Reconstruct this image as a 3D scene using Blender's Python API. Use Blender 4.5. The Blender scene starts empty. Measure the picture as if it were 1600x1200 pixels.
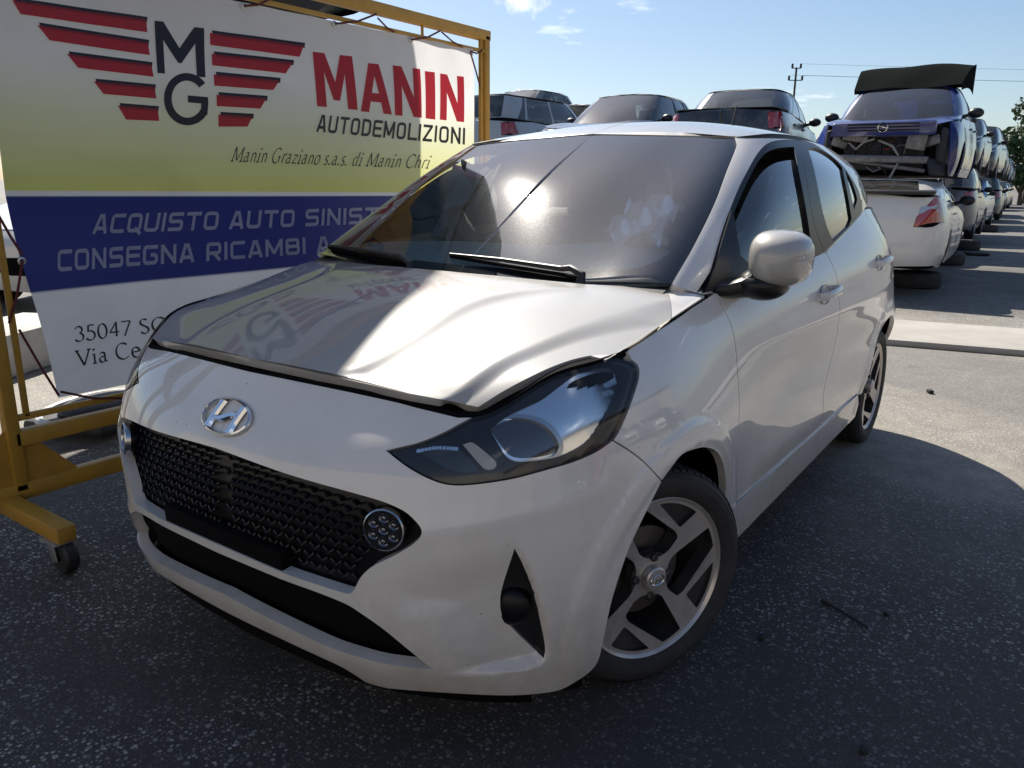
import bpy, bmesh, math, random
import numpy as np
from mathutils import Vector, Matrix
from mathutils.bvhtree import BVHTree
from mathutils.geometry import delaunay_2d_cdt

random.seed(7)
rng = np.random.default_rng(7)
SC = bpy.context.scene
COL = SC.collection
R = math.radians

# ---------------------------------------------------------------- camera, sky, sun, exposure
CAM = np.array((-0.9195, -1.5116, 1.2344))
cd = bpy.data.cameras.new("camera")
cam = bpy.data.objects.new("camera", cd)
COL.objects.link(cam)
cam.location = CAM
cam.rotation_mode = 'QUATERNION'
_rx, _roll, _rz = R(75.6376), R(0.4534), R(-54.5935)
CM = Matrix.Rotation(_rz, 3, 'Z') @ Matrix.Rotation(_rx, 3, 'X') @ Matrix.Rotation(_roll, 3, 'Z')
cam.rotation_quaternion = CM.to_quaternion()
FPX = 1224.37
cd.sensor_width = 36.0
cd.lens = 36.0 * FPX / 1600.0
cd.clip_start = 0.05
cd.clip_end = 3000
SC.camera = cam
CMn = np.array(CM)

SUN_AZ = (0.56, 0.83)          # horizontal direction towards the sun
SUN_EL = R(47)
w = bpy.data.worlds.new("World")
SC.world = w
w.use_nodes = True
nt = w.node_tree
bg = nt.nodes["Background"]
sky = nt.nodes.new("ShaderNodeTexSky")
sky.sky_type = 'NISHITA'
sky.sun_disc = False
sky.sun_elevation = SUN_EL
sky.sun_rotation = math.atan2(SUN_AZ[0], SUN_AZ[1])
sky.air_density = 1.0
sky.dust_density = 0.75
sky.ozone_density = 3.0
nt.links.new(sky.outputs[0], bg.inputs[0])
bg.inputs[1].default_value = 0.05
sl = bpy.data.lights.new("sun", 'SUN')
sl.energy = 3.3
sl.angle = R(0.53)
sl.color = (1.0, 0.93, 0.82)
sun = bpy.data.objects.new("sun", sl)
COL.objects.link(sun)
_sd = Vector((SUN_AZ[0]*math.cos(SUN_EL), SUN_AZ[1]*math.cos(SUN_EL), math.sin(SUN_EL)))
sun.rotation_euler = _sd.to_track_quat('Z', 'Y').to_euler()
SC.view_settings.view_transform = 'Standard'
SC.view_settings.look = 'None'
SC.view_settings.exposure = 1.22
SC.view_settings.gamma = 1.0
SC.cycles.max_bounces = 8
SC.cycles.transparent_max_bounces = 16
SC.cycles.transmission_bounces = 6
SC.cycles.caustics_reflective = False
SC.cycles.caustics_refractive = False


# ---------------------------------------------------------------- pixels of the 1600 px photo to rays and points
def ray(px, py):
    d = CMn @ np.array(((px-800)/FPX, -(py-600)/FPX, -1.0))
    return d/np.linalg.norm(d)


def at(px, py, axis, val):
    d = ray(px, py)
    return CAM + d*(val-CAM[axis])/d[axis]


# ---------------------------------------------------------------- materials
MATS = {}


def mat(name, color, rough=0.5, metal=0.0, coat=0.0, coat_rough=0.03, spec=0.5, noise=0.0, nscale=8.0,
        bump=0.0, bscale=60.0, chips=0.0, grime=0.0, dirt=None, dirt_amt=0.5, dirt_scale=3.0, rough_var=0.0, emit=None, estr=1.0):
    if name in MATS:
        return MATS[name]
    m = bpy.data.materials.new(name)
    m.use_nodes = True
    t = m.node_tree
    b = t.nodes["Principled BSDF"]
    b.inputs["Roughness"].default_value = rough
    b.inputs["Metallic"].default_value = metal
    b.inputs["Coat Weight"].default_value = coat
    b.inputs["Coat Roughness"].default_value = coat_rough
    b.inputs["Coat IOR"].default_value = 1.6
    b.inputs["Specular IOR Level"].default_value = spec
    c = (*color, 1)
    b.inputs["Base Color"].default_value = c
    if emit:
        b.inputs["Emission Color"].default_value = (*emit, 1)
        b.inputs["Emission Strength"].default_value = estr
    if noise or bump or dirt or rough_var or chips or grime:
        tc = t.nodes.new("ShaderNodeTexCoord")
        src = None
        if noise:
            n = t.nodes.new("ShaderNodeTexNoise")
            n.inputs["Scale"].default_value = nscale
            n.inputs["Detail"].default_value = 6
            n.inputs["Roughness"].default_value = 0.6
            t.links.new(tc.outputs["Object"], n.inputs["Vector"])
            mr = t.nodes.new("ShaderNodeMapRange")
            mr.inputs[1].default_value = 0.3
            mr.inputs[2].default_value = 0.7
            mr.inputs[3].default_value = 1-noise
            mr.inputs[4].default_value = 1+noise
            t.links.new(n.outputs[0], mr.inputs[0])
            mx = t.nodes.new("ShaderNodeVectorMath")
            mx.operation = 'SCALE'
            mx.inputs[0].default_value = color
            t.links.new(mr.outputs[0], mx.inputs[3])
            src = mx.outputs[0]
        if dirt:
            n = t.nodes.new("ShaderNodeTexNoise")
            n.inputs["Scale"].default_value = dirt_scale
            n.inputs["Detail"].default_value = 9
            n.inputs["Roughness"].default_value = 0.65
            t.links.new(tc.outputs["Object"], n.inputs["Vector"])
            mr = t.nodes.new("ShaderNodeMapRange")
            mr.inputs[1].default_value = 0.48
            mr.inputs[2].default_value = 0.78
            mr.inputs[3].default_value = 0
            mr.inputs[4].default_value = dirt_amt
            t.links.new(n.outputs[0], mr.inputs[0])
            mm = t.nodes.new("ShaderNodeMix")
            mm.data_type = 'RGBA'
            mm.inputs[6].default_value = c
            mm.inputs[7].default_value = (*dirt, 1)
            t.links.new(mr.outputs[0], mm.inputs[0])
            if src:
                t.links.new(src, mm.inputs[6])
            src = mm.outputs[2]
        if grime:      # splashed road film, thickest along the sills
            sp = t.nodes.new("ShaderNodeSeparateXYZ")
            t.links.new(tc.outputs["Object"], sp.inputs[0])
            n = t.nodes.new("ShaderNodeTexNoise")
            n.inputs["Scale"].default_value = 14
            n.inputs["Detail"].default_value = 9
            n.inputs["Roughness"].default_value = .7
            t.links.new(tc.outputs["Object"], n.inputs["Vector"])
            ad = t.nodes.new("ShaderNodeMath")
            ad.operation = 'MULTIPLY_ADD'
            ad.inputs[1].default_value = .40
            t.links.new(n.outputs[0], ad.inputs[0])
            t.links.new(sp.outputs[2], ad.inputs[2])
            gr = t.nodes.new("ShaderNodeMapRange")
            gr.inputs[1].default_value, gr.inputs[2].default_value = .34, .62
            gr.inputs[3].default_value, gr.inputs[4].default_value = grime, 0
            t.links.new(ad.outputs[0], gr.inputs[0])
            mm = t.nodes.new("ShaderNodeMix")
            mm.data_type = 'RGBA'
            mm.inputs[6].default_value = c
            mm.inputs[7].default_value = (.26, .22, .17, 1)
            t.links.new(gr.outputs[0], mm.inputs[0])
            if src:
                t.links.new(src, mm.inputs[6])
            src = mm.outputs[2]
        if chips:
            v = t.nodes.new("ShaderNodeTexVoronoi")
            v.inputs["Scale"].default_value = 55
            t.links.new(tc.outputs["Object"], v.inputs["Vector"])
            sp = t.nodes.new("ShaderNodeSeparateColor")
            t.links.new(v.outputs["Color"], sp.inputs[0])
            g1 = t.nodes.new("ShaderNodeMath")
            g1.operation = 'GREATER_THAN'
            g1.inputs[1].default_value = .965
            t.links.new(sp.outputs[0], g1.inputs[0])
            g2 = t.nodes.new("ShaderNodeMapRange")
            g2.inputs[1].default_value, g2.inputs[2].default_value = .06, .16
            g2.inputs[3].default_value, g2.inputs[4].default_value = chips, 0
            t.links.new(v.outputs["Distance"], g2.inputs[0])
            g3 = t.nodes.new("ShaderNodeMath")
            g3.operation = 'MULTIPLY'
            t.links.new(g1.outputs[0], g3.inputs[0])
            t.links.new(g2.outputs[0], g3.inputs[1])
            mm = t.nodes.new("ShaderNodeMix")
            mm.data_type = 'RGBA'
            mm.inputs[6].default_value = c
            mm.inputs[7].default_value = (.10, .085, .07, 1)
            t.links.new(g3.outputs[0], mm.inputs[0])
            if src:
                t.links.new(src, mm.inputs[6])
            src = mm.outputs[2]
        if src:
            t.links.new(src, b.inputs["Base Color"])
        if rough_var:
            n = t.nodes.new("ShaderNodeTexNoise")
            n.inputs["Scale"].default_value = 5
            n.inputs["Detail"].default_value = 8
            t.links.new(tc.outputs["Object"], n.inputs["Vector"])
            mr = t.nodes.new("ShaderNodeMapRange")
            mr.inputs[1].default_value = 0.35
            mr.inputs[2].default_value = 0.7
            mr.inputs[3].default_value = coat_rough if coat else rough
            mr.inputs[4].default_value = (coat_rough if coat else rough)+rough_var
            t.links.new(n.outputs[0], mr.inputs[0])
            t.links.new(mr.outputs[0], b.inputs["Coat Roughness" if coat else "Roughness"])
        if bump:
            n = t.nodes.new("ShaderNodeTexNoise")
            n.inputs["Scale"].default_value = bscale
            n.inputs["Detail"].default_value = 5
            t.links.new(tc.outputs["Object"], n.inputs["Vector"])
            bp = t.nodes.new("ShaderNodeBump")
            bp.inputs["Strength"].default_value = bump
            bp.inputs["Distance"].default_value = 0.01
            t.links.new(n.outputs[0], bp.inputs["Height"])
            t.links.new(bp.outputs[0], b.inputs["Normal"])
    MATS[name] = m
    return m


def glass(name, tint=(0.8, 0.86, 0.84), refl=1.0, rough=0.0, dust=0.0, dust_col=(0.55, 0.52, 0.47), ior=1.5):
    """thin pane: the tinted view through it, a Fresnel reflection, and a film of dust"""
    if name in MATS:
        return MATS[name]
    m = bpy.data.materials.new(name)
    m.use_nodes = True
    t = m.node_tree
    t.nodes.remove(t.nodes["Principled BSDF"])
    out = t.nodes["Material Output"]
    tr = t.nodes.new("ShaderNodeBsdfTransparent")
    tr.inputs[0].default_value = (*tint, 1)
    gl = t.nodes.new("ShaderNodeBsdfGlossy")
    gl.inputs["Roughness"].default_value = rough
    fr = t.nodes.new("ShaderNodeFresnel")
    fr.inputs[0].default_value = ior
    mu = t.nodes.new("ShaderNodeMath")
    mu.operation = 'MULTIPLY'
    mu.use_clamp = True
    mu.inputs[1].default_value = refl*1.6
    t.links.new(fr.outputs[0], mu.inputs[0])
    mx = t.nodes.new("ShaderNodeMixShader")
    t.links.new(mu.outputs[0], mx.inputs[0])
    t.links.new(tr.outputs[0], mx.inputs[1])
    t.links.new(gl.outputs[0], mx.inputs[2])
    last = mx.outputs[0]
    if dust:
        df = t.nodes.new("ShaderNodeBsdfDiffuse")
        df.inputs[0].default_value = (*dust_col, 1)
        tc = t.nodes.new("ShaderNodeTexCoord")
        n = t.nodes.new("ShaderNodeTexNoise")
        n.inputs["Scale"].default_value = 160
        n.inputs["Detail"].default_value = 10
        n.inputs["Roughness"].default_value = 0.75
        t.links.new(tc.outputs["Object"], n.inputs["Vector"])
        mr = t.nodes.new("ShaderNodeMapRange")
        mr.inputs[1].default_value = 0.35
        mr.inputs[2].default_value = 0.75
        mr.inputs[3].default_value = dust*0.45
        mr.inputs[4].default_value = dust*1.5
        t.links.new(n.outputs[0], mr.inputs[0])
        m2 = t.nodes.new("ShaderNodeMixShader")
        t.links.new(mr.outputs[0], m2.inputs[0])
        t.links.new(last, m2.inputs[1])
        t.links.new(df.outputs[0], m2.inputs[2])
        last = m2.outputs[0]
        g2 = t.nodes.new("ShaderNodeBsdfGlossy")
        g2.inputs["Roughness"].default_value = .16
        m3 = t.nodes.new("ShaderNodeMixShader")
        mk = t.nodes.new("ShaderNodeMath")
        mk.operation = 'MULTIPLY'
        mk.inputs[1].default_value = .22
        t.links.new(mr.outputs[0], mk.inputs[0])
        t.links.new(mk.outputs[0], m3.inputs[0])
        t.links.new(last, m3.inputs[1])
        t.links.new(g2.outputs[0], m3.inputs[2])
        last = m3.outputs[0]
    t.links.new(last, out.inputs[0])
    MATS[name] = m
    return m


# ---------------------------------------------------------------- objects
def empty(name, loc=(0, 0, 0), rz=0.0, label=None, cat=None, group=None, kind=None):
    o = bpy.data.objects.new(name, None)
    COL.objects.link(o)
    o.location = loc
    o.rotation_euler = (0, 0, rz)
    tag(o, label, cat, group, kind)
    return o


def tag(o, label=None, cat=None, group=None, kind=None):
    if label:
        o["label"] = label
    if cat:
        o["category"] = cat
    if group:
        o["group"] = group
    if kind:
        o["kind"] = kind
    return o


def mesh_obj(name, verts, faces, m=None, parent=None, smooth=True, normals=None, angle=None):
    me = bpy.data.meshes.new(name)
    me.from_pydata([tuple(map(float, v)) for v in verts], [], [tuple(map(int, f)) for f in faces])
    me.validate()
    me.update()
    if smooth:
        me.shade_smooth()
        if angle is not None:
            me.set_sharp_from_angle(angle=R(angle))
    if normals is not None:
        me.normals_split_custom_set(normals)
    o = bpy.data.objects.new(name, me)
    COL.objects.link(o)
    if m:
        me.materials.append(m)
    if parent:
        o.parent = parent
    return o


class MB:
    """collects shapes and links them as one mesh object"""
    def __init__(s):
        s.v = []
        s.f = []

    def add(s, vs, fs):
        k = len(s.v)
        s.v += [tuple(v) for v in vs]
        s.f += [tuple(i+k for i in f) for f in fs]
        return s

    def box(s, c, d, rot=None, bev=0.0):
        hx, hy, hz = d[0]/2, d[1]/2, d[2]/2
        if bev > 0:
            b = min(bev, hx*.9, hy*.9, hz*.9)
            vs, fs = [], []
            bm = bmesh.new()
            bmesh.ops.create_cube(bm, size=1)
            for v in bm.verts:
                v.co = Vector((v.co.x*d[0], v.co.y*d[1], v.co.z*d[2]))
            bmesh.ops.bevel(bm, geom=bm.edges[:], offset=b, segments=2, profile=0.5, affect='EDGES')
            bm.verts.index_update()
            vs = [v.co.copy() for v in bm.verts]
            fs = [[v.index for v in f.verts] for f in bm.faces]
            bm.free()
        else:
            vs = [Vector((x, y, z)) for x in (-hx, hx) for y in (-hy, hy) for z in (-hz, hz)]
            fs = [(0, 1, 3, 2), (4, 6, 7, 5), (0, 4, 5, 1), (2, 3, 7, 6), (0, 2, 6, 4), (1, 5, 7, 3)]
        if rot is not None:
            vs = [rot @ v for v in vs]
        c = Vector(c)
        return s.add([v+c for v in vs], fs)

    def beam(s, a, b, wd, ht, bev=0.004, up=(0, 0, 1)):
        a, b = Vector(a), Vector(b)
        d = (b-a)
        L = d.length
        x = d.normalized()
        u = Vector(up)
        if abs(x.dot(u)) > 0.98:
            u = Vector((0, 1, 0))
        y = u.cross(x).normalized()
        z = x.cross(y)
        M = Matrix((x, y, z)).transposed()
        return s.box((a+b)/2, (L, wd, ht), M, bev)

    def tube(s, pts, r, n=8, cap=True):
        pts = [Vector(p) for p in pts]
        rr = r if hasattr(r, '__len__') else [r]*len(pts)
        vs, fs = [], []
        prev = None
        for i, p in enumerate(pts):
            t = (pts[min(i+1, len(pts)-1)]-pts[max(i-1, 0)]).normalized()
            if prev is None:
                u = Vector((0, 0, 1)) if abs(t.z) < 0.9 else Vector((1, 0, 0))
                u = (u-t*u.dot(t)).normalized()
            else:
                u = (prev-t*prev.dot(t)).normalized()
            prev = u
            q = t.cross(u)
            for k in range(n):
                a = 2*math.pi*k/n
                vs.append(p+(u*math.cos(a)+q*math.sin(a))*rr[i])
        for i in range(len(pts)-1):
            for k in range(n):
                k2 = (k+1) % n
                fs.append((i*n+k, i*n+k2, (i+1)*n+k2, (i+1)*n+k))
        if cap:
            fs.append(tuple(range(n))[::-1])
            fs.append(tuple((len(pts)-1)*n+k for k in range(n)))
        return s.add(vs, fs)

    def lathe(s, prof, M=None, n=48, closed=False):
        """prof: (r, h) about the local z axis"""
        M = M or Matrix.Identity(4)
        vs, fs = [], []
        for r_, h in prof:
            for k in range(n):
                a = 2*math.pi*k/n
                vs.append(M @ Vector((r_*math.cos(a), r_*math.sin(a), h)))
        m_ = len(prof)
        for i in range(m_ if closed else m_-1):
            j = (i+1) % m_
            for k in range(n):
                k2 = (k+1) % n
                fs.append((i*n+k, i*n+k2, j*n+k2, j*n+k))
        return s.add(vs, fs)

    def grid(s, P):
        nu, nv = P.shape[:2]
        fs = [(i*nv+j, (i+1)*nv+j, (i+1)*nv+j+1, i*nv+j+1) for i in range(nu-1) for j in range(nv-1)]
        return s.add(P.reshape(-1, 3).tolist(), fs)

    def ellipsoid(s, c, r, rot=None, nu=24, nv=14):
        vs, fs = [], []
        for i in range(nv+1):
            th = math.pi*i/nv
            for k in range(nu):
                a = 2*math.pi*k/nu
                v = Vector((r[0]*math.sin(th)*math.cos(a), r[1]*math.sin(th)*math.sin(a), r[2]*math.cos(th)))
                if rot is not None:
                    v = rot @ v
                vs.append(v+Vector(c))
        for i in range(nv):
            for k in range(nu):
                k2 = (k+1) % nu
                fs.append((i*nu+k, (i+1)*nu+k, (i+1)*nu+k2, i*nu+k2))
        return s.add(vs, fs)

    def build(s, name, m=None, parent=None, smooth=True, angle=35):
        o = mesh_obj(name, s.v, s.f, m, parent, smooth, None, angle if smooth else None)
        bm = bmesh.new()
        bm.from_mesh(o.data)
        bmesh.ops.remove_doubles(bm, verts=bm.verts[:], dist=1e-6)
        bmesh.ops.recalc_face_normals(bm, faces=bm.faces[:])
        bm.to_mesh(o.data)
        bm.free()
        if smooth:
            o.data.shade_smooth()
            o.data.set_sharp_from_angle(angle=R(angle))
        return o
# ---------------------------------------------------------------- smooth hull surfaces
def nspline(t, P, tt):
    """natural cubic spline through P (n, ...) at knots t, sampled at tt"""
    n = len(t)
    P = np.asarray(P, float)
    h = np.diff(t)
    A = np.zeros((n, n))
    B = np.zeros_like(P)
    A[0, 0] = A[-1, -1] = 1
    for i in range(1, n-1):
        A[i, i-1] = h[i-1]
        A[i, i] = 2*(h[i-1]+h[i])
        A[i, i+1] = h[i]
        B[i] = 6*((P[i+1]-P[i])/h[i]-(P[i]-P[i-1])/h[i-1])
    Mx = np.linalg.solve(A, B.reshape(n, -1)).reshape(P.shape)
    k = np.clip(np.searchsorted(t, tt)-1, 0, n-2)
    sh = (len(tt),)+(1,)*(P.ndim-1)
    a = ((t[k+1]-tt)/h[k]).reshape(sh)
    b = ((tt-t[k])/h[k]).reshape(sh)
    hk = h[k].reshape(sh)
    return a*P[k]+b*P[k+1]+((a**3-a)*Mx[k]+(b**3-b)*Mx[k+1])*hk**2/6


def chord(P, axis):
    d = np.sqrt((np.diff(P, axis=axis)**2).sum(-1))**0.75
    d = d.mean(axis=1-axis)
    return np.concatenate([[0], np.cumsum(d)])


def arc(P, axis):
    d = np.sqrt((np.diff(P, axis=axis)**2).sum(-1)).mean(axis=1-axis)
    return np.concatenate([[0], np.cumsum(d)])


class Sheet:
    """half hull: ribs (nr, nb, 3) from the front centre line round to the rear centre line, w = distance
    from the car's middle; mirrored for the other side"""
    def __init__(s, ribs, nu, nv, mirror_start=True, mirror_end=True, udens=None, grid=None, vdens=None):
        if grid is None:
            T = np.array(ribs, float)
            ext = [T]
            a = b = 0
            if mirror_start:
                q = T[1:3][::-1]*[1, -1, 1]
                ext = [q]+ext
                a = 2
            if mirror_end:
                q = T[-3:-1][::-1]*[1, -1, 1]
                ext = ext+[q]
                b = 2
            E = np.concatenate(ext)
            tv = chord(E, 1)
            sv = np.linspace(0, 1, nv)
            if vdens is not None:
                sv = vdens(sv)
            V = nspline(tv, np.swapaxes(E, 0, 1), tv[-1]*sv)
            V = np.swapaxes(V, 0, 1)
            tu = chord(E, 0)
            t0, t1 = tu[a], tu[len(tu)-1-b]
            uu = np.linspace(0, 1, nu)
            if udens is not None:
                uu = udens(uu)
            G = nspline(tu, V, t0+(t1-t0)*uu)
        else:
            G = grid
        s.ms, s.me = mirror_start, mirror_end
        s.G = G
        s.finish()

    def finish(s):
        G = s.G
        ext = [G]
        a = 0
        if s.ms:
            ext = [G[1:2]*[1, -1, 1]]+ext
            a = 1
        if s.me:
            ext = ext+[G[-2:-1]*[1, -1, 1]]
        E = np.concatenate(ext)
        du = np.gradient(E, axis=0)
        dv = np.gradient(E, axis=1)
        N = np.cross(du, dv)
        N /= np.maximum(np.linalg.norm(N, axis=-1, keepdims=True), 1e-9)
        s.N = N[a:a+len(G)]
        c = G.mean(axis=(0, 1))*[1, 0, 1]
        if ((G-c)*s.N).sum(-1).mean() < 0:
            s.N = -s.N
        s.U = arc(G, 0)
        s.V = arc(G, 1)

    def make_bvh(s):
        G = s.G
        nu, nv = G.shape[:2]
        vs = G.reshape(-1, 3)
        vs2 = np.concatenate([vs, vs*[1, -1, 1]])
        q = np.array([(i*nv+j, (i+1)*nv+j, (i+1)*nv+j+1, i*nv+j+1) for i in range(nu-1) for j in range(nv-1)])
        s.nq = len(q)
        s.bvh = BVHTree.FromPolygons(vs2.tolist(), np.concatenate([q, q+nu*nv]).tolist())

    def hit(s, o, d, side=None):
        """uv of a ray's first hit; u is negative on the far (positive w) half when side is -1"""
        o = Vector(o)
        d = Vector(d).normalized()
        for _ in range(6):
            p, n, k, t = s.bvh.ray_cast(o, d)
            if p is None:
                return None
            return s._uv(p, k)

    def near(s, p):
        q, n, k, t = s.bvh.find_nearest(Vector(p))
        return s._uv(q, k)

    def _uv(s, p, k):
        far = k < s.nq             # first copy has w>0; the camera's side is y<0, so w>0 in y is the far half
        kk = k if far else k-s.nq
        nv = s.G.shape[1]
        i, j = divmod(kk, nv-1)
        P = np.array(p)
        if not far:
            P = P*[1, -1, 1]
        a, b, c = s.G[i, j], s.G[i+1, j], s.G[i, j+1]
        e1, e2 = b-a, c-a
        A = np.array([[e1@e1, e1@e2], [e1@e2, e2@e2]])
        x = np.linalg.solve(A+np.eye(2)*1e-12, np.array([e1@(P-a), e2@(P-a)]))
        x = np.clip(x, 0, 1)
        u = s.U[i]+x[0]*(s.U[i+1]-s.U[i])
        v = s.V[j]+x[1]*(s.V[j+1]-s.V[j])
        return np.array((-u if far else u, v))

    def lift(s, uv, off=0.0, arr=None):
        """points (w>0 half) and normals at uv (n, 2)"""
        uv = np.asarray(uv, float)
        u = np.clip(uv[:, 0], s.U[0], s.U[-1])
        v = np.clip(uv[:, 1], s.V[0], s.V[-1])
        i = np.clip(np.searchsorted(s.U, u)-1, 0, len(s.U)-2)
        j = np.clip(np.searchsorted(s.V, v)-1, 0, len(s.V)-2)
        a = ((u-s.U[i])/(s.U[i+1]-s.U[i]))[:, None]
        b = ((v-s.V[j])/(s.V[j+1]-s.V[j]))[:, None]

        def bl(X):
            return (X[i, j]*(1-a)*(1-b)+X[i+1, j]*a*(1-b)+X[i, j+1]*(1-a)*b+X[i+1, j+1]*a*b)
        P = bl(s.G)
        N = bl(s.N)
        N /= np.linalg.norm(N, axis=1, keepdims=True)
        return P+N*np.asarray(off).reshape(-1, 1) if np.ndim(off) else P+N*off, N


# ---- 2D outlines
def smooth_line(pts, closed=True, step=7.0):
    """Catmull-Rom through pts (x, y[, 1 = corner]), resampled"""
    P = np.array([p[:2] for p in pts], float)
    cor = [len(p) > 2 and p[2] == 1 for p in pts]
    n = len(P)
    out = []
    m = n if closed else n-1
    for i in range(m):
        p1, p2 = P[i], P[(i+1) % n]
        p0 = P[(i-1) % n] if (closed or i > 0) else p1
        p3 = P[(i+2) % n] if (closed or i+2 < n) else p2
        if cor[i]:
            p0 = p1
        if cor[(i+1) % n]:
            p3 = p2
        L = np.linalg.norm(p2-p1)
        k = max(1, int(math.ceil(L/step)))
        t1 = (p2-p0)/2 if not cor[i] else (p2-p1)
        t2 = (p3-p1)/2 if not cor[(i+1) % n] else (p2-p1)
        # keep tangents from overshooting on uneven spacing
        for tv, ref in ((t1, L), (t2, L)):
            l = np.linalg.norm(tv)
            if l > ref:
                tv *= ref/l
        for q in range(k):
            t = q/k
            h = (2*t**3-3*t**2+1)*p1+(t**3-2*t**2+t)*t1+(-2*t**3+3*t**2)*p2+(t**3-t**2)*t2
            out.append(h)
    if not closed:
        out.append(P[-1])
    return np.array(out)


def clip_poly(P, axis, val, keep_greater=True):
    out = []
    n = len(P)
    for i in range(n):
        a, b = P[i], P[(i+1) % n]
        ia = a[axis] >= val if keep_greater else a[axis] <= val
        ib = b[axis] >= val if keep_greater else b[axis] <= val
        if ia:
            out.append(a)
        if ia != ib:
            t = (val-a[axis])/(b[axis]-a[axis])
            out.append(a+(b-a)*t)
    return np.array(out)


def area2(P):
    x, y = P[:, 0], P[:, 1]
    return 0.5*(x@np.roll(y, -1)-y@np.roll(x, -1))


def inset(P, d, keep=None):
    """move the outline inwards by d (outline order free)"""
    if d == 0:
        return P
    s = np.sign(area2(P))
    a = np.roll(P, 1, 0)
    b = np.roll(P, -1, 0)
    e1 = P-a
    e2 = b-P
    e1 /= np.maximum(np.linalg.norm(e1, axis=1, keepdims=True), 1e-9)
    e2 /= np.maximum(np.linalg.norm(e2, axis=1, keepdims=True), 1e-9)
    n1 = np.stack([-e1[:, 1], e1[:, 0]], 1)*s
    n2 = np.stack([-e2[:, 1], e2[:, 0]], 1)*s
    n = n1+n2
    n /= np.maximum((n*n).sum(1, keepdims=True), 0.5)/2
    Q = P+n*d*1.0
    if keep is not None:
        Q[keep] = P[keep]
    return Q


def in_poly(P, X):
    """X (n,2) inside polygon P"""
    x, y = X[:, 0], X[:, 1]
    c = np.zeros(len(X), bool)
    n = len(P)
    for i in range(n):
        x1, y1 = P[i]
        x2, y2 = P[(i+1) % n]
        if y1 == y2:
            continue
        k = (y1 > y) != (y2 > y)
        c ^= k & (x < (x2-x1)*(y-y1)/(y2-y1)+x1)
    return c


def dist_poly(P, X, closed=True):
    d = np.full(len(X), 1e9)
    n = len(P)
    for i in range(n if closed else n-1):
        a, b = P[i], P[(i+1) % n]
        e = b-a
        L = max(e@e, 1e-12)
        t = np.clip(((X-a)@e)/L, 0, 1)
        q = a+t[:, None]*e
        d = np.minimum(d, np.sqrt(((X-q)**2).sum(1)))
    return d


def cdt(outer, holes, pts):
    """triangulate outer minus holes with inner points; returns verts (n,2), faces, loops' vertex ids"""
    vs = [Vector(p) for p in outer]
    es = [(i, (i+1) % len(outer)) for i in range(len(outer))]
    for h in holes:
        k = len(vs)
        vs += [Vector(p) for p in h]
        es += [(k+i, k+(i+1) % len(h)) for i in range(len(h))]
    nb = len(vs)
    vs += [Vector(p) for p in pts]
    V, E, F, ov, oe, of = delaunay_2d_cdt(vs, es, [], 0, 1e-7)
    V = np.array([v[:] for v in V])
    F = np.array(F)
    cen = V[F].mean(axis=1)
    ok = in_poly(np.array(outer), cen)
    for h in holes:
        ok &= ~in_poly(np.array(h), cen)
    F = F[ok]
    return V, F


def boundary_edges(F):
    cnt = {}
    for f in F:
        for a, b in ((f[0], f[1]), (f[1], f[2]), (f[2], f[0])):
            k = (min(a, b), max(a, b))
            if k in cnt:
                cnt[k] = None
            else:
                cnt[k] = (a, b)
    return [e for e in cnt.values() if e is not None]


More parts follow.
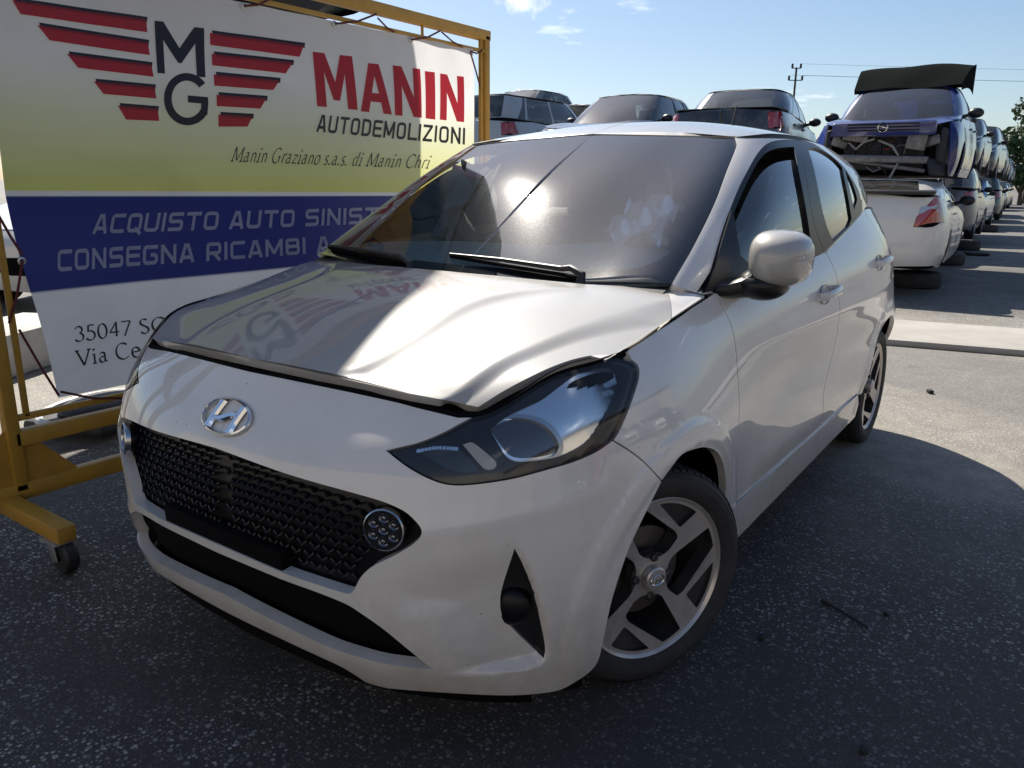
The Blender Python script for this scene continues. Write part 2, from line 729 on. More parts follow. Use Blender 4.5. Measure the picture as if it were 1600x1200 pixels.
def panel(sheet, name, outer, m, parent, holes=(), side=-1, flange=0.012, gap=0.0015, off=0.0, res=0.012,
          mirror=False, fn=None, label=None, hole_gap=0.0, nofl=None):
    """cut a panel out of a hull sheet. outer/holes are uv outlines of the half hull. side -1: the camera's
    side (y<0), +1: the far side; mirror=True joins both halves into one mesh"""
    outer = np.asarray(outer)
    if mirror:
        outer = clip_poly(outer, 0, 0.0)
    keep = outer[:, 0] < 1e-6 if mirror else None
    O = inset(outer, gap, keep)
    H = []
    for h in holes:
        h = np.asarray(h)
        if mirror and h[:, 0].min() < 0:
            h = clip_poly(h, 0, 0.0)
        H.append(h)
    # a hole that reaches the centre line becomes a notch of the outline
    notch = [h for h in H if mirror and h[:, 0].min() < 1e-6]
    H = [inset(h, -hole_gap) for h in H if not (mirror and h[:, 0].min() < 1e-6)]
    lo, hi = O.min(0), O.max(0)
    iu = sheet.U[(sheet.U > lo[0]) & (sheet.U < hi[0])]
    iv = sheet.V[(sheet.V > lo[1]) & (sheet.V < hi[1])]
    # thin to the wanted resolution
    def thin(a):
        if len(a) < 2:
            return a
        out = [a[0]]
        for x in a[1:]:
            if x-out[-1] >= res*0.95:
                out.append(x)
        return np.array(out)
    iu, iv = thin(iu), thin(iv)
    if len(iu) and len(iv):
        X = np.stack(np.meshgrid(iu, iv, indexing='ij'), -1).reshape(-1, 2)
        ok = in_poly(O, X)
        d = dist_poly(O, X)
        for h in H:
            ok &= ~in_poly(h, X)
            d = np.minimum(d, dist_poly(h, X))
        for h in notch:
            ok &= ~in_poly(h, X)
            d = np.minimum(d, dist_poly(h, X))
        X = X[ok & (d > res*0.35)]
    else:
        X = np.zeros((0, 2))
    V, F = cdt(O, H+notch, X)
    used = np.unique(F)
    mp = -np.ones(len(V), int)
    mp[used] = np.arange(len(used))
    V = V[used]
    F = mp[F]
    offs = np.full(len(V), off)
    P, N = sheet.lift(V, 0.0)
    if fn is not None:
        offs = offs+fn(V, P)
    P = P+N*offs[:, None]
    # face order to agree with the normals
    fn_ = np.cross(P[F[:, 1]]-P[F[:, 0]], P[F[:, 2]]-P[F[:, 0]])
    flip = (fn_*N[F].mean(1)).sum(1) < 0
    F[flip] = F[flip][:, ::-1]
    be = boundary_edges(F)
    if mirror:
        be = [e for e in be if not (V[e[0], 0] < 1e-6 and V[e[1], 0] < 1e-6)]
    verts = [P]
    nors = [N]
    faces = F.tolist()
    corner = [N[f] for f in F]
    corner = [list(map(tuple, c)) for c in corner]
    n0 = len(P)
    if flange:
        bid = {}
        newP = []
        for a, b in be:
            for q in (a, b):
                if q not in bid:
                    bid[q] = n0+len(newP)
                    newP.append(P[q]-N[q]*flange)
        verts.append(np.array(newP))
        allP = np.concatenate(verts)
        for a, b in be:
            f = (b, a, bid[a], bid[b])
            faces.append(f)
            nn = np.cross(allP[f[1]]-allP[f[0]], allP[f[2]]-allP[f[0]])
            nn = nn/max(np.linalg.norm(nn), 1e-9)
            corner.append([tuple(nn)]*4)
    allP = np.concatenate(verts)
    sg = np.array((1, -1, 1)) if side < 0 else np.array((1, 1, 1))

    def oriented(fs, cs, flipit):
        if flipit:
            return [tuple(f[::-1]) for f in fs], [[(c[0], -c[1], c[2]) for c in cc[::-1]] for cc in cs]
        return [tuple(f) for f in fs], cs
    if mirror:
        f1, c1 = oriented(faces, corner, True)
        k = len(allP)
        VV = np.concatenate([allP*[1, -1, 1], allP])
        # share the vertices on the middle line
        remap = np.arange(2*k)
        mid = np.where((np.abs(allP[:n0, 1]) < 1e-5))[0]
        for q in mid:
            remap[k+q] = q
        FF = f1+[tuple(remap[k+i] for i in f) for f in faces]
        CC = c1+corner
    else:
        FF, CC = oriented(faces, corner, side < 0)
        VV = allP*sg
    me = bpy.data.meshes.new(name)
    me.from_pydata(VV.tolist(), [], [tuple(map(int, f)) for f in FF])
    me.shade_smooth()
    me.update()
    flat = [c for cc in CC for c in cc]
    if len(flat) == len(me.loops):
        me.normals_split_custom_set(flat)
    o = bpy.data.objects.new(name, me)
    COL.objects.link(o)
    me.materials.append(m)
    if parent:
        o.parent = parent
    if label:
        o["label"] = label
    return o
# ---------------------------------------------------------------- the white hatchback: its surfaces
LOW = [
 [(.075, 0, .19), (.050, 0, .26), (.035, 0, .42), (.046, 0, .62), (.106, 0, .728), (.160, 0, .810)],
 [(.085, .25, .19), (.060, .25, .26), (.045, .25, .42), (.055, .25, .62), (.116, .25, .729), (.178, .25, .806)],
 [(.115, .43, .185), (.090, .44, .26), (.080, .45, .42), (.092, .45, .605), (.150, .45, .728), (.218, .45, .795)],
 [(.185, .56, .17), (.160, .575, .26), (.140, .58, .42), (.150, .585, .60), (.205, .59, .725), (.258, .592, .786)],
 [(.300, .675, .14), (.280, .69, .25), (.245, .69, .42), (.250, .69, .60), (.300, .685, .74), (.370, .668, .845)],
 [(.440, .755, .12), (.420, .772, .25), (.400, .776, .42), (.400, .776, .60), (.430, .755, .76), (.490, .715, .866)],
 [(.700, .815, .15), (.700, .838, .30), (.700, .846, .46), (.700, .838, .64), (.700, .795, .80), (.720, .742, .897)],
 [(.950, .810, .18), (.950, .828, .32), (.950, .842, .48), (.950, .834, .66), (.950, .792, .83), (.950, .738, .945)],
 [(1.22, .795, .20), (1.22, .803, .34), (1.22, .815, .50), (1.22, .815, .66), (1.21, .795, .84), (1.18, .745, .954)],
 [(1.75, .790, .20), (1.75, .803, .34), (1.75, .818, .50), (1.75, .825, .68), (1.75, .812, .87), (1.75, .772, .968)],
 [(2.30, .790, .20), (2.30, .805, .34), (2.30, .822, .50), (2.30, .832, .70), (2.30, .820, .90), (2.30, .764, 1.035)],
 [(2.75, .790, .20), (2.75, .812, .36), (2.75, .830, .52), (2.75, .838, .72), (2.75, .818, .93), (2.72, .737, 1.110)],
 [(3.12, .790, .22), (3.12, .825, .38), (3.12, .836, .54), (3.12, .826, .76), (3.12, .785, .97), (3.06, .690, 1.160)],
 [(3.38, .760, .25), (3.40, .785, .40), (3.41, .800, .56), (3.39, .785, .76), (3.35, .735, .97), (3.28, .630, 1.165)],
 [(3.51, .640, .27), (3.55, .675, .40), (3.56, .690, .56), (3.53, .690, .76), (3.47, .650, .97), (3.40, .520, 1.150)],
 [(3.56, .350, .28), (3.60, .360, .40), (3.61, .360, .56), (3.58, .360, .76), (3.53, .340, .97), (3.46, .280, 1.130)],
 [(3.57, 0, .28), (3.61, 0, .40), (3.62, 0, .56), (3.59, 0, .76), (3.54, 0, .97), (3.47, 0, 1.125)],
]
TOP = [
 [(.870, 0, .945), (1.16, 0, 1.119), (1.435, 0, 1.280), (1.701, 0, 1.411)],
 [(.880, .25, .950), (1.165, .24, 1.120), (1.435, .228, 1.278), (1.698, .215, 1.408)],
 [(.905, .48, .968), (1.18, .455, 1.126), (1.440, .430, 1.271), (1.692, .400, 1.399)],
 [(.956, .672, .986), (1.215, .642, 1.130), (1.455, .602, 1.265), (1.690, .551, 1.386)],
 [(1.04, .722, .955), (1.30, .690, 1.120), (1.535, .645, 1.264), (1.755, .590, 1.389)],
 [(1.30, .756, .956), (1.48, .728, 1.140), (1.660, .675, 1.280), (1.850, .605, 1.396)],
 [(1.75, .772, .968), (1.83, .745, 1.160), (1.920, .690, 1.302), (2.020, .605, 1.404)],
 [(2.30, .764, 1.035), (2.31, .738, 1.200), (2.320, .688, 1.315), (2.330, .602, 1.408)],
 [(2.72, .737, 1.110), (2.69, .715, 1.230), (2.660, .670, 1.320), (2.630, .590, 1.395)],
 [(3.06, .692, 1.160), (3.02, .672, 1.240), (2.980, .635, 1.310), (2.930, .568, 1.365)],
 [(3.28, .632, 1.165), (3.24, .612, 1.225), (3.190, .575, 1.280), (3.130, .515, 1.335)],
 [(3.40, .522, 1.150), (3.36, .500, 1.215), (3.310, .465, 1.270), (3.250, .410, 1.320)],
 [(3.46, .282, 1.130), (3.42, .265, 1.205), (3.370, .245, 1.270), (3.310, .215, 1.335)],
 [(3.47, 0, 1.125), (3.43, 0, 1.203), (3.380, 0, 1.272), (3.320, 0, 1.340)],
]


def dens_front(t):
    # more stations round the nose than along the doors
    return np.interp(t, [0, .42, 1], [0, .21, 1])


low = Sheet(LOW, 400, 110, udens=dens_front)
top = Sheet(TOP, 260, 60, udens=lambda t: np.interp(t, [0, .35, 1], [0, .22, 1]))


def hood_grid(na, nb):
    """bonnet between the front edge, the wing tops and the scuttle"""
    edge = low.G[:, -1]
    w0 = .592
    i0 = int(np.argmin(np.abs(edge[:160, 1]-w0)+(edge[:160, 0] > .3)))
    i1 = int(np.argmin(np.abs(edge[:, 0]-1.04)+(edge[:, 1] < .6)))
    fr = edge[:i0+1]
    k = np.concatenate([[0], np.cumsum(np.linalg.norm(np.diff(fr, axis=0), axis=1))])
    s_ = np.linspace(0, 1, nb)
    front = np.stack([np.interp(s_*k[-1], k, fr[:, q]) for q in range(3)], 1)
    sd = edge[i0:i1+1]
    k = np.concatenate([[0], np.cumsum(np.linalg.norm(np.diff(sd, axis=0), axis=1))])
    t_ = np.linspace(0, 1, na)
    side = np.stack([np.interp(t_*k[-1], k, sd[:, q]) for q in range(3)], 1)
    # centre profile
    cx = np.linspace(front[0, 0], .87, na)
    cz = nspline(np.array([.160, .30, .50, .70, .87]), np.array([[.810+.020], [.869], [.925], [.958], [.972]]), cx)[:, 0]
    # rear edge (scuttle) follows the glass
    rw = np.linspace(0, 1, nb)
    P = np.zeros((na, nb, 3))
    for a in range(na):
        t = t_[a]
        E, C = side[a], np.array((cx[a], 0, cz[a]))
        wx = s_*E[1]
        # plan shape of the row: front edge at t=0, scuttle curve at t=1
        fx = np.interp(s_, s_, (front[:, 0]-front[0, 0])/(front[-1, 0]-front[0, 0]))
        rx = s_**2
        x = C[0]+(E[0]-C[0])*((1-t)*fx+t*rx)
        pw = 2.6
        z = E[2]+(C[2]-E[2])*(1-s_**pw)
        P[a, :, 0], P[a, :, 1], P[a, :, 2] = x, wx, z
    # raised front lip: the bonnet stands a little proud of the bumper
    return P


hood = Sheet(None, 0, 0, mirror_start=False, mirror_end=False, grid=np.swapaxes(hood_grid(230, 200), 0, 1).copy())
hood.ms = True
hood.finish()


def roof_grid(na, nb):
    edge = top.G[:, -1]
    i0 = int(np.argmin(np.abs(edge[:140, 1]-.551)+(edge[:140, 0] > 1.72)))
    i1 = int(np.argmin(np.abs(edge[:, 0]-3.13)+(edge[:, 1] < .48)))
    def res(P, n):
        k = np.concatenate([[0], np.cumsum(np.linalg.norm(np.diff(P, axis=0), axis=1))])
        s = np.linspace(0, k[-1], n)
        return np.stack([np.interp(s, k, P[:, q]) for q in range(3)], 1)
    front, side, rear = res(edge[:i0+1], nb), res(edge[i0:i1+1], na), res(edge[i1:][::-1], nb)
    cx = np.linspace(front[0, 0], rear[0, 0], na)
    cz = nspline(np.array([front[0, 0], 1.95, 2.25, 2.7, 3.05, rear[0, 0]]),
                 np.array([[front[0, 2]], [1.462], [1.478], [1.455], [1.398], [rear[0, 2]]]), cx)[:, 0]
    s_ = np.linspace(0, 1, nb)
    P = np.zeros((na, nb, 3))
    fx = (front[:, 0]-front[0, 0])/(front[-1, 0]-front[0, 0])
    fz = (front[:, 2]-front[-1, 2])/(front[0, 2]-front[-1, 2])
    rxp = (rear[:, 0]-rear[0, 0])/(rear[-1, 0]-rear[0, 0])
    for a in range(na):
        t = a/(na-1)
        E = side[a]
        P[a, :, 0] = cx[a]+(E[0]-cx[a])*((1-t)*fx+t*rxp)
        P[a, :, 1] = s_*E[1]
        mid = 1-s_**2.4
        q = np.clip(1-t*6, 0, 1)
        P[a, :, 2] = E[2]+(cz[a]-E[2])*(q*fz+(1-q)*mid)
    return P


roof = Sheet(None, 0, 0, mirror_start=False, mirror_end=False, grid=np.swapaxes(roof_grid(120, 60), 0, 1).copy())
roof.ms = True
roof.finish()
for s_ in (low, top, hood, roof):
    s_.make_bvh()


def trace(sheet, pts, closed=True, step=7.0, fallback=None):
    """an outline in photo pixels laid on a hull sheet, as uv"""
    L = smooth_line(pts, closed, step)
    out = []
    for x, y in L:
        h = sheet.hit(CAM, ray(x, y))
        if h is not None:
            P_, N_ = sheet.lift(np.array([(abs(h[0]), h[1])]))
            n_ = N_[0]*[1, (1 if h[0] < 0 else -1), 1]
            if n_ @ ray(x, y) > .02:
                h = None            # the back of the far side
        if h is None:
            h = brink(sheet, ray(x, y))
        out.append(h)
    return np.array(out)


def brink(sheet, d):
    """the sheet's point closest to a ray that passes its edge"""
    best = None
    t0, t1 = .8, 6.0
    for _ in range(3):
        for t in np.linspace(t0, t1, 24):
            q = CAM+d*t
            if q[1] > .3 and abs(q[1]) < 1.2 and False:
                continue
            p, n, k, dist = sheet.bvh.find_nearest(Vector(q))
            if k < sheet.nq and p.y > .15:
                continue
            if best is None or dist < best[0]:
                best = (dist, t, p.copy(), k)
        step = (t1-t0)/23
        t0, t1 = best[1]-step, best[1]+step
    return sheet._uv(best[2], best[3])


def side_trace(sheet, pts, closed=True, step=.02):
    """an outline in side view (x, z) laid on a hull sheet"""
    L = smooth_line(pts, closed, step)
    out = []
    for x, z in L:
        h = sheet.hit((x, -3, z), (0, 1, 0))
        if h is None:
            h = sheet.near((x, -.8, z))
        out.append(h)
    return np.array(out)
# ---------------------------------------------------------------- features pressed into the car's surfaces
def sstep(x, a, b):
    t = np.clip((x-a)/(b-a), 0, 1)
    return t*t*(3-2*t)


RECESS = trace(low, [(800, 832, 1), (820, 868), (838, 915), (852, 975), (858, 1022), (845, 1037), (815, 1046), (770, 1052), (682, 1057, 1),
                     (640, 1000), (600, 960), (600, 900), (700, 860)], step=10)
gi = np.stack(np.meshgrid(low.U, low.V, indexing='ij'), -1).reshape(-1, 2)
sel = (gi[:, 0] < 1.0) & (gi[:, 1] < .55)
dd = np.zeros(len(gi))
ins = in_poly(RECESS, gi[sel])
n_sharp = 9
edge = trace(low, [(800, 832), (820, 868), (838, 915), (852, 975), (858, 1022), (845, 1037), (815, 1046), (770, 1052), (682, 1057)], closed=False, step=10)
soft = trace(low, [(682, 1057), (640, 1000), (600, 960), (600, 900), (700, 860), (800, 832)], closed=False, step=10)
ds = dist_poly(edge, gi[sel], False)
dso = dist_poly(soft, gi[sel], False)
dd[sel] -= np.where(ins, .024*sstep(ds, 0, .010)*sstep(dso, 0, .16), 0)
# a faint fold above the grille corner and the V creases over the nose
for pts, hgt, wid in (([(518, 629), (500, 655), (478, 695)], .003, .022), ([(659, 832), (760, 818), (860, 795), (930, 765)], .004, .03),
                      ([(590, 980), (680, 962), (770, 945)], .002, .02)):
    c = trace(low, pts, closed=False, step=15)
    dc = dist_poly(c, gi[sel], False)
    dd[sel] += hgt*np.exp(-(dc/wid)**2)
P = low.G.reshape(-1, 3)
# wheel arch lips
for cx, rr in ((.757, .335), (3.14, .345)):
    r_ = np.hypot(P[:, 0]-cx, P[:, 2]-.29)
    onside = sstep(P[:, 1], .70, .77)
    dd += onside*(.007*sstep(r_, rr+.075, rr+.055)-.004*sstep(r_, rr+.02, rr))
# door pressings: a soft hollow under the handles and a swelling above the sill
ax = sstep(P[:, 0], 1.15, 1.6)*(1-sstep(P[:, 0], 2.9, 3.2))
zc = .60+.03*np.sin((P[:, 0]-1.2)/1.6*math.pi)
dd -= ax*.011*np.exp(-((P[:, 2]-zc)/.085)**2)*(P[:, 1] > .6)
dd += ax*.006*np.exp(-((P[:, 2]-.40)/.06)**2)*(P[:, 1] > .6)
dd += ax*.006*np.exp(-((P[:, 2]-.79)/.035)**2)*(P[:, 1] > .6)
low.G = (P+low.N.reshape(-1, 3)*dd[:, None]).reshape(low.G.shape)
low.finish()
# handle scoops are cut later as dark cups
# bonnet: raised centre with a falling shoulder band, and one softer crease
hu = np.stack(np.meshgrid(hood.U, hood.V, indexing='ij'), -1).reshape(-1, 2)


def u_at(pts):
    c = trace(hood, pts, closed=False, step=8)
    k = np.polyfit(c[:, 1], c[:, 0], 3)
    vv = np.linspace(c[:, 1].min(), c[:, 1].max(), 40)
    return vv, np.polyval(k, vv)


v1, u1 = u_at([(696, 624), (735, 600), (795, 560), (845, 537), (895, 517), (950, 498), (1005, 482), (1030, 474)])
v2, u2 = u_at([(722, 634), (765, 600), (808, 574), (845, 556), (874, 543), (917, 530), (974, 521), (1040, 508)])
v3, u3 = u_at([(556, 586), (624, 543), (707, 495), (760, 473), (812, 460), (874, 455), (940, 455)])
ua = np.interp(hu[:, 1], v1, u1)
ub = np.maximum(np.interp(hu[:, 1], v2, u2), ua+.042)
d = .011*(1-sstep(hu[:, 0], ua, ub))
uc = np.interp(hu[:, 1], v3, u3)
x = hu[:, 0]-uc
fade = sstep(hu[:, 1], .0, .04)*(1-sstep(hu[:, 1], v3[-1]-.22, v3[-1]+.02))
d -= .006*fade*np.where(x > 0, (1-np.exp(-(x/.035)**2))*np.exp(-x/.13)*1.6, 0)
d += .003*fade*np.exp(-(x/.035)**2)
d *= sstep(hood.U[-1]-hu[:, 0], 0, .01)
hood.G = (hood.G.reshape(-1, 3)+hood.N.reshape(-1, 3)*d[:, None]).reshape(hood.G.shape)
hood.finish()
for s_ in (low, hood):
    s_.make_bvh()

# ---------------------------------------------------------------- the car as a thing with parts
PINV = {}


def car_part(o, parent=None):
    p = parent or CAR
    o.parent = p
    if p is CAR:
        o.matrix_parent_inverse = Matrix.Translation(-Vector(CAR.location))
    return o


CAR = empty("hatchback_car", (1.85, 0, 0), label="white five-door hatchback with a black grille parked in front of the banner", cat="car")

# white paint under clear coat, with the dust it has gathered
paint = mat("white_paint", (.78, .75, .71), .38, coat=1.0, coat_rough=.008, noise=.035, nscale=3, dirt=(.50, .45, .38), dirt_amt=.28,
            dirt_scale=5, rough_var=.018, chips=.8, grime=.5)
dusty_toned = mat("dusty_toned_paint", (.42, .41, .39), .45, coat=1.0, coat_rough=.022, noise=.05, nscale=5, dirt=(.50, .45, .36), dirt_amt=.45,
            dirt_scale=9, rough_var=.05)  # dusty copy of the paint, base colour darkened to hold back sunlight
black = mat("black_plastic", (.018, .018, .020), .42, noise=.2, nscale=20)
gloss_black = mat("gloss_black", (.006, .006, .008), .33, spec=.28)
dull_black = mat("dull_black", (.005, .005, .006), .85, spec=.08)
trim = mat("satin_black_trim", (.012, .0125, .014), .32, spec=.35)
chrome = mat("chrome", (.78, .78, .79), .08, metal=1)
silver = mat("silver_plastic", (.55, .55, .56), .22, metal=1)
wind_glass = glass("windscreen_glass", (.96, .985, .965), 1.35, 0.0, dust=.012, dust_col=(.62, .60, .55))
side_glass = glass("side_glass", (.74, .79, .78), 1.5, 0.0, dust=.02)
lens_glass = glass("lens_glass", (.94, .95, .96), .62, 0.0, dust=.015)

VL, VT = low.V[-1], top.V[-1]
UL, UT = low.U[-1], top.U[-1]

# ---- headlight outline, shared by the bumper and the wing
HL_TOP = [(604, 704, 1), (654, 692), (691, 677), (721, 661), (744, 648), (785, 623), (822, 601), (860, 583), (897, 569), (935, 560), (965, 559), (987, 563)]
HL_BACK = [(987, 563), (997, 572), (998, 589), (991, 614), (980, 644), (965, 677), (957, 688)]
HL_BOT = [(957, 688), (935, 704), (897, 721), (860, 732), (804, 747), (755, 755), (717, 758), (691, 755), (665, 745), (635, 728)]
HL = HL_TOP[:-1]+HL_BACK[:-1]+HL_BOT
ARCH_F = [(1034, 752, 1), (1047, 734), (1066, 711), (1085, 703), (1104, 700), (1121, 708), (1131, 730), (1134, 760), (1132, 785), (1131, 806)]
BUMPER = ([(738, 652, 1), (721, 661), (691, 677), (654, 692), (604, 704, 1)] + HL_BOT[::-1][:-1] +
          [(957, 688, 1), (987, 707), (1010, 726), (1034, 752, 1), (1002, 816), (980, 865), (957, 936), (944, 996), (936, 1030), (925, 1047),
           (904, 1063), (870, 1080), (800, 1087), (700, 1083), (600, 1075), (575, 1068), (555, 1055), (531, 1041), (464, 1010), (362, 961), (290, 920, 1)])
GRILLE = [(254, 670, 1), (329, 697), (396, 722), (447, 740), (497, 755), (548, 769), (599, 784), (632, 799), (651, 816), (659, 829), (656, 840),
          (643, 852), (616, 868), (582, 885), (566, 899), (558, 912), (553, 922), (548, 927), (539, 927), (497, 914), (437, 893), (270, 820, 1)]
INTAKE = [(270, 834, 1), (437, 904), (497, 926), (541, 944), (565, 959), (599, 983), (632, 1010), (660, 1033), (678, 1047, 1), (649, 1044), (600, 1037), (565, 1028), (514, 1011),
          (430, 971), (362, 935), (270, 880, 1)]
FOG = [(804, 857, 1), (816, 880), (833, 925), (845, 975), (852, 1012), (849, 1027, 1), (830, 1010), (803, 984), (784, 960), (783, 925)]
uv_gr, uv_in, uv_fog, uv_hl = (trace(low, q) for q in (GRILLE, INTAKE, FOG, HL))
uv_bump = trace(low, BUMPER, closed=False)
uv_bump = np.concatenate([uv_bump, [(0, uv_bump[-1, 1])], [(0, VL-.001), (.30, VL-.001), (uv_bump[0, 0]-.03, VL-.004)]])

car_part(panel(low, "front_bumper", uv_bump, paint, None, holes=[uv_gr, uv_in, uv_fog], mirror=True, flange=.03, res=.006, gap=.0012))

# the black inner shell seen through every gap: the hull a little smaller, with the wheel houses and nose left open
def shell(sheet, name, off, m, skip=None, both=True, step=3):
    G = sheet.G[::step, ::max(1, step//2)]
    N = sheet.N[::step, ::max(1, step//2)]
    Q = G+N*off
    mb = MB()
    nu, nv = Q.shape[:2]
    for sg in (1, -1):
        fs = []
        for i in range(nu-1):
            for j in range(nv-1):
                c = (G[i, j]+G[i+1, j+1])/2
                if skip is not None and skip(c):
                    continue
                fs.append((i*nv+j, (i+1)*nv+j, (i+1)*nv+j+1, i*nv+j+1))
        mb.add((Q*[1, sg, 1]).reshape(-1, 3).tolist(), fs)
    return mb.build(name, m)


def in_arch(c):
    return (math.hypot(c[0]-.757, c[2]-.29) < .345 or math.hypot(c[0]-3.14, c[2]-.29) < .345)


def hollow(c):
    return in_arch(c) or (c[0] < 1.05 and .18 < c[2] < .84)


car_part(shell(low, "inner_shell", -.022, dull_black, hollow))

# recessed plates behind the openings
gplate = car_part(panel(low, "grille", inset(clip_poly(uv_gr, 0, 0), -.02), gloss_black, None, mirror=True, flange=0, off=-.038, res=.02, gap=0))
car_part(panel(low, "lower_intake", inset(clip_poly(uv_in, 0, 0), -.02), dull_black, None, mirror=True, flange=0, off=-.05, res=.02, gap=0))
# honeycomb of short slanted bars standing on the grille plate
gmesh = {1: MB(), -1: MB()}
cells = []
for a in range(0, 17):
    for b in range(0, 18):
        cells.append((.010+a*.036+(b % 2)*.018, .26+b*.0215))
cells = np.array(cells)
ok = in_poly(inset(clip_poly(uv_gr, 0, 0), .012), cells)
for (u_, v_) in cells[ok]:
    q = np.array([(u_-.014, v_+.004), (u_, v_-.005), (u_+.014, v_+.004), (u_+.013, v_+.008), (u_, v_-.001), (u_-.013, v_+.008)])
    lo, _ = low.lift(q, -.036)
    hi, _ = low.lift(q, np.array([-.028, -.024, -.028, -.030, -.029, -.030]))
    for sg in (1, -1):
        vs = np.concatenate([lo, hi])*[1, sg, 1]
        fs = [(6, 7, 10, 11), (7, 8, 9, 10)]+[(i, (i+1) % 6, 6+(i+1) % 6, 6+i) for i in range(6)]
        gmesh[sg].add(vs.tolist(), fs)
for sg in (1, -1):
    gmesh[sg].build("grille_mesh", gloss_black, gplate, smooth=False)
# plate carrier across the middle
pc = np.array([(0, .250), (.215, .250), (.222, .258), (.222, .318), (.214, .325), (0, .325)])
car_part(panel(low, "plate_carrier", pc, dull_black, None, mirror=True, flange=.03, off=-.004, res=.03, gap=0))

# round lamps in the grille corners
def disc_frame(uv, off, side):
    P, N = low.lift(np.array([uv]), off)
    p, n = P[0].copy(), N[0].copy()
    if side < 0:
        p[1] *= -1
        n[1] *= -1
    z = Vector(n)
    return Vector(p), z


def frame_from(p, z, up=Vector((0, 0, 1))):
    z = z.normalized()
    x = up.cross(z).normalized()
    y = z.cross(x)
    M = Matrix((x, y, z)).transposed().to_4x4()
    M.translation = p
    return M


uv_drl = low.hit(CAM, ray(597, 829))
lamp_clear = mat("lamp_reflector", (.16, .17, .20), .15, metal=.8)
for side in (-1, 1):
    p, n = disc_frame(uv_drl, -.012, side)
    # faces forward and a little outwards
    z = Vector((-1, side*.42, .10)).normalized()
    M = frame_from(p, z)
    r0 = .0435
    body = MB().lathe([(0, -.03), (r0*.8, -.03), (r0*.92, 0), (r0*.90, .004), (0, .004)], M, 40).build("daytime_lamp", gloss_black)
    car_part(body)
    MB().lathe([(r0*.90, -.004), (r0*.90, .007), (r0*.94, .0105), (r0, .008), (r0*1.02, -.004)], M, 48).build("lamp_ring", silver, body)
    for k in range(7):
        a = k*math.pi/3+.5
        c = Vector((0, 0, .004)) if k == 6 else Vector((math.cos(a)*r0*.56, math.sin(a)*r0*.56, .004))
        K = M @ Matrix.Translation(c)
        MB().lathe([(r0*.27, 0), (r0*.25, .003), (r0*.12, -.001), (r0*.10, .004), (0, .006)], K, 12).build("led", lamp_clear, body)

# fog recesses with round covers
for side in (-1, 1):
    o = car_part(panel(low, "fog_recess", inset(uv_fog, -.012), black, None, side=side, flange=0, off=-.016, res=.012, gap=0))
    h = low.hit(CAM, ray(800, 952))
    p, n = disc_frame(h, -.012, side)
    M = frame_from(p, Vector((-1, side*.55, .02)))
    MB().lathe([(.043, -.05), (.043, 0), (.040, .008), (.034, .013), (.022, .018), (0, .020)], M, 36).build("fog_lamp_cover", gloss_black, o)

# the emblem: an oval ring with a slanted letter in chrome
pe = at(357, 653, 1, 0)
M = frame_from(Vector(pe), Vector((-.62, 0, .62)))
h = low.lift(np.array([(0.001, .62)]))
q = low.near(pe)
Pn, Nn = low.lift(np.array([(0.001, q[1])]))
M = frame_from(Vector(Pn[0])+Vector(Nn[0])*.003, Vector(Nn[0]))
a_, b_ = .086, .045
ring = MB()
vs, fs = [], []
for k in range(64):
    t = 2*math.pi*k/64
    for (ra, hh) in ((1.0, 0), (.98, .006), (.90, .008), (.85, .002), (.85, 0)):
        vs.append(M @ Vector((a_*math.cos(t)*(1-(1-ra)*b_/a_*1.1), b_*math.sin(t)*ra, hh)))
for k in range(64):
    for j in range(4):
        fs.append((k*5+j, ((k+1) % 64)*5+j, ((k+1) % 64)*5+j+1, k*5+j+1))
ring.add(vs, fs)


def stroke(ring, c, wd):
    """a flat bevelled stroke along centre line c (x, y) with widths wd"""
    c = np.array(c, float)
    t = np.gradient(c, axis=0)
    t /= np.linalg.norm(t, axis=1, keepdims=True)
    n = np.stack([-t[:, 1], t[:, 0]], 1)
    vs, fs = [], []
    for p_, n_, w_ in zip(c, n, wd):
        for s_, hh in ((-1, .002), (-.55, .008), (.55, .008), (1, .002)):
            q_ = p_+n_*s_*w_/2
            vs.append(M @ Vector((q_[0]*a_, q_[1]*b_, hh)))
    for i in range(len(c)-1):
        for j in range(3):
            fs.append((i*4+j, (i+1)*4+j, (i+1)*4+j+1, i*4+j+1))
    ring.add(vs, fs)


tt = np.linspace(0, 1, 12)
stroke(ring, [(-.52-.02+.16*t, -.72+1.5*t) for t in tt], .30-.08*np.sin(tt*math.pi))
stroke(ring, [(.38+.16*t, -.78+1.5*t) for t in tt], .30-.08*np.sin(tt*math.pi))
stroke(ring, [(-.45+.90*t, -.16+.32*t+.10*math.sin((t-.5)*6.28)) for t in tt], .36-.04*np.sin(tt*math.pi))
car_part(ring.build("emblem", chrome))

# ---- bonnet
HOODP = [(200, 520), (238, 532), (298, 546), (430, 577), (541, 597), (700, 626), (747, 636, 1), (785, 612), (822, 592), (860, 574), (897, 561), (935, 554), (985, 553), (1015, 536), (1040, 515),
         (1047, 503), (1049, 490), (1046, 465), (1034, 440, 1)]
hl_ = [hood.hit(CAM, ray(*p)) for p in smooth_line(HOODP, False, 7)]
pts = [h for h in hl_ if h is not None and h[0] > 0]
pts = np.array(pts)
pts[:, 0] = np.minimum(pts[:, 0], hood.U[-1]-.002)
front_u = pts[:, 0][0]
hv = hood.V[-1]
i_last = pts[-1]
uvh = np.concatenate([[(0, 0.004)], pts[(pts[:, 0] > .02)], [(i_last[0]-.02, i_last[1]+.02), (.45, hv*.955), (0, hv*.985)]])
HOOD = car_part(panel(hood, "bonnet", uvh, dusty_toned, None, mirror=True, flange=.022, res=.0048, gap=0))
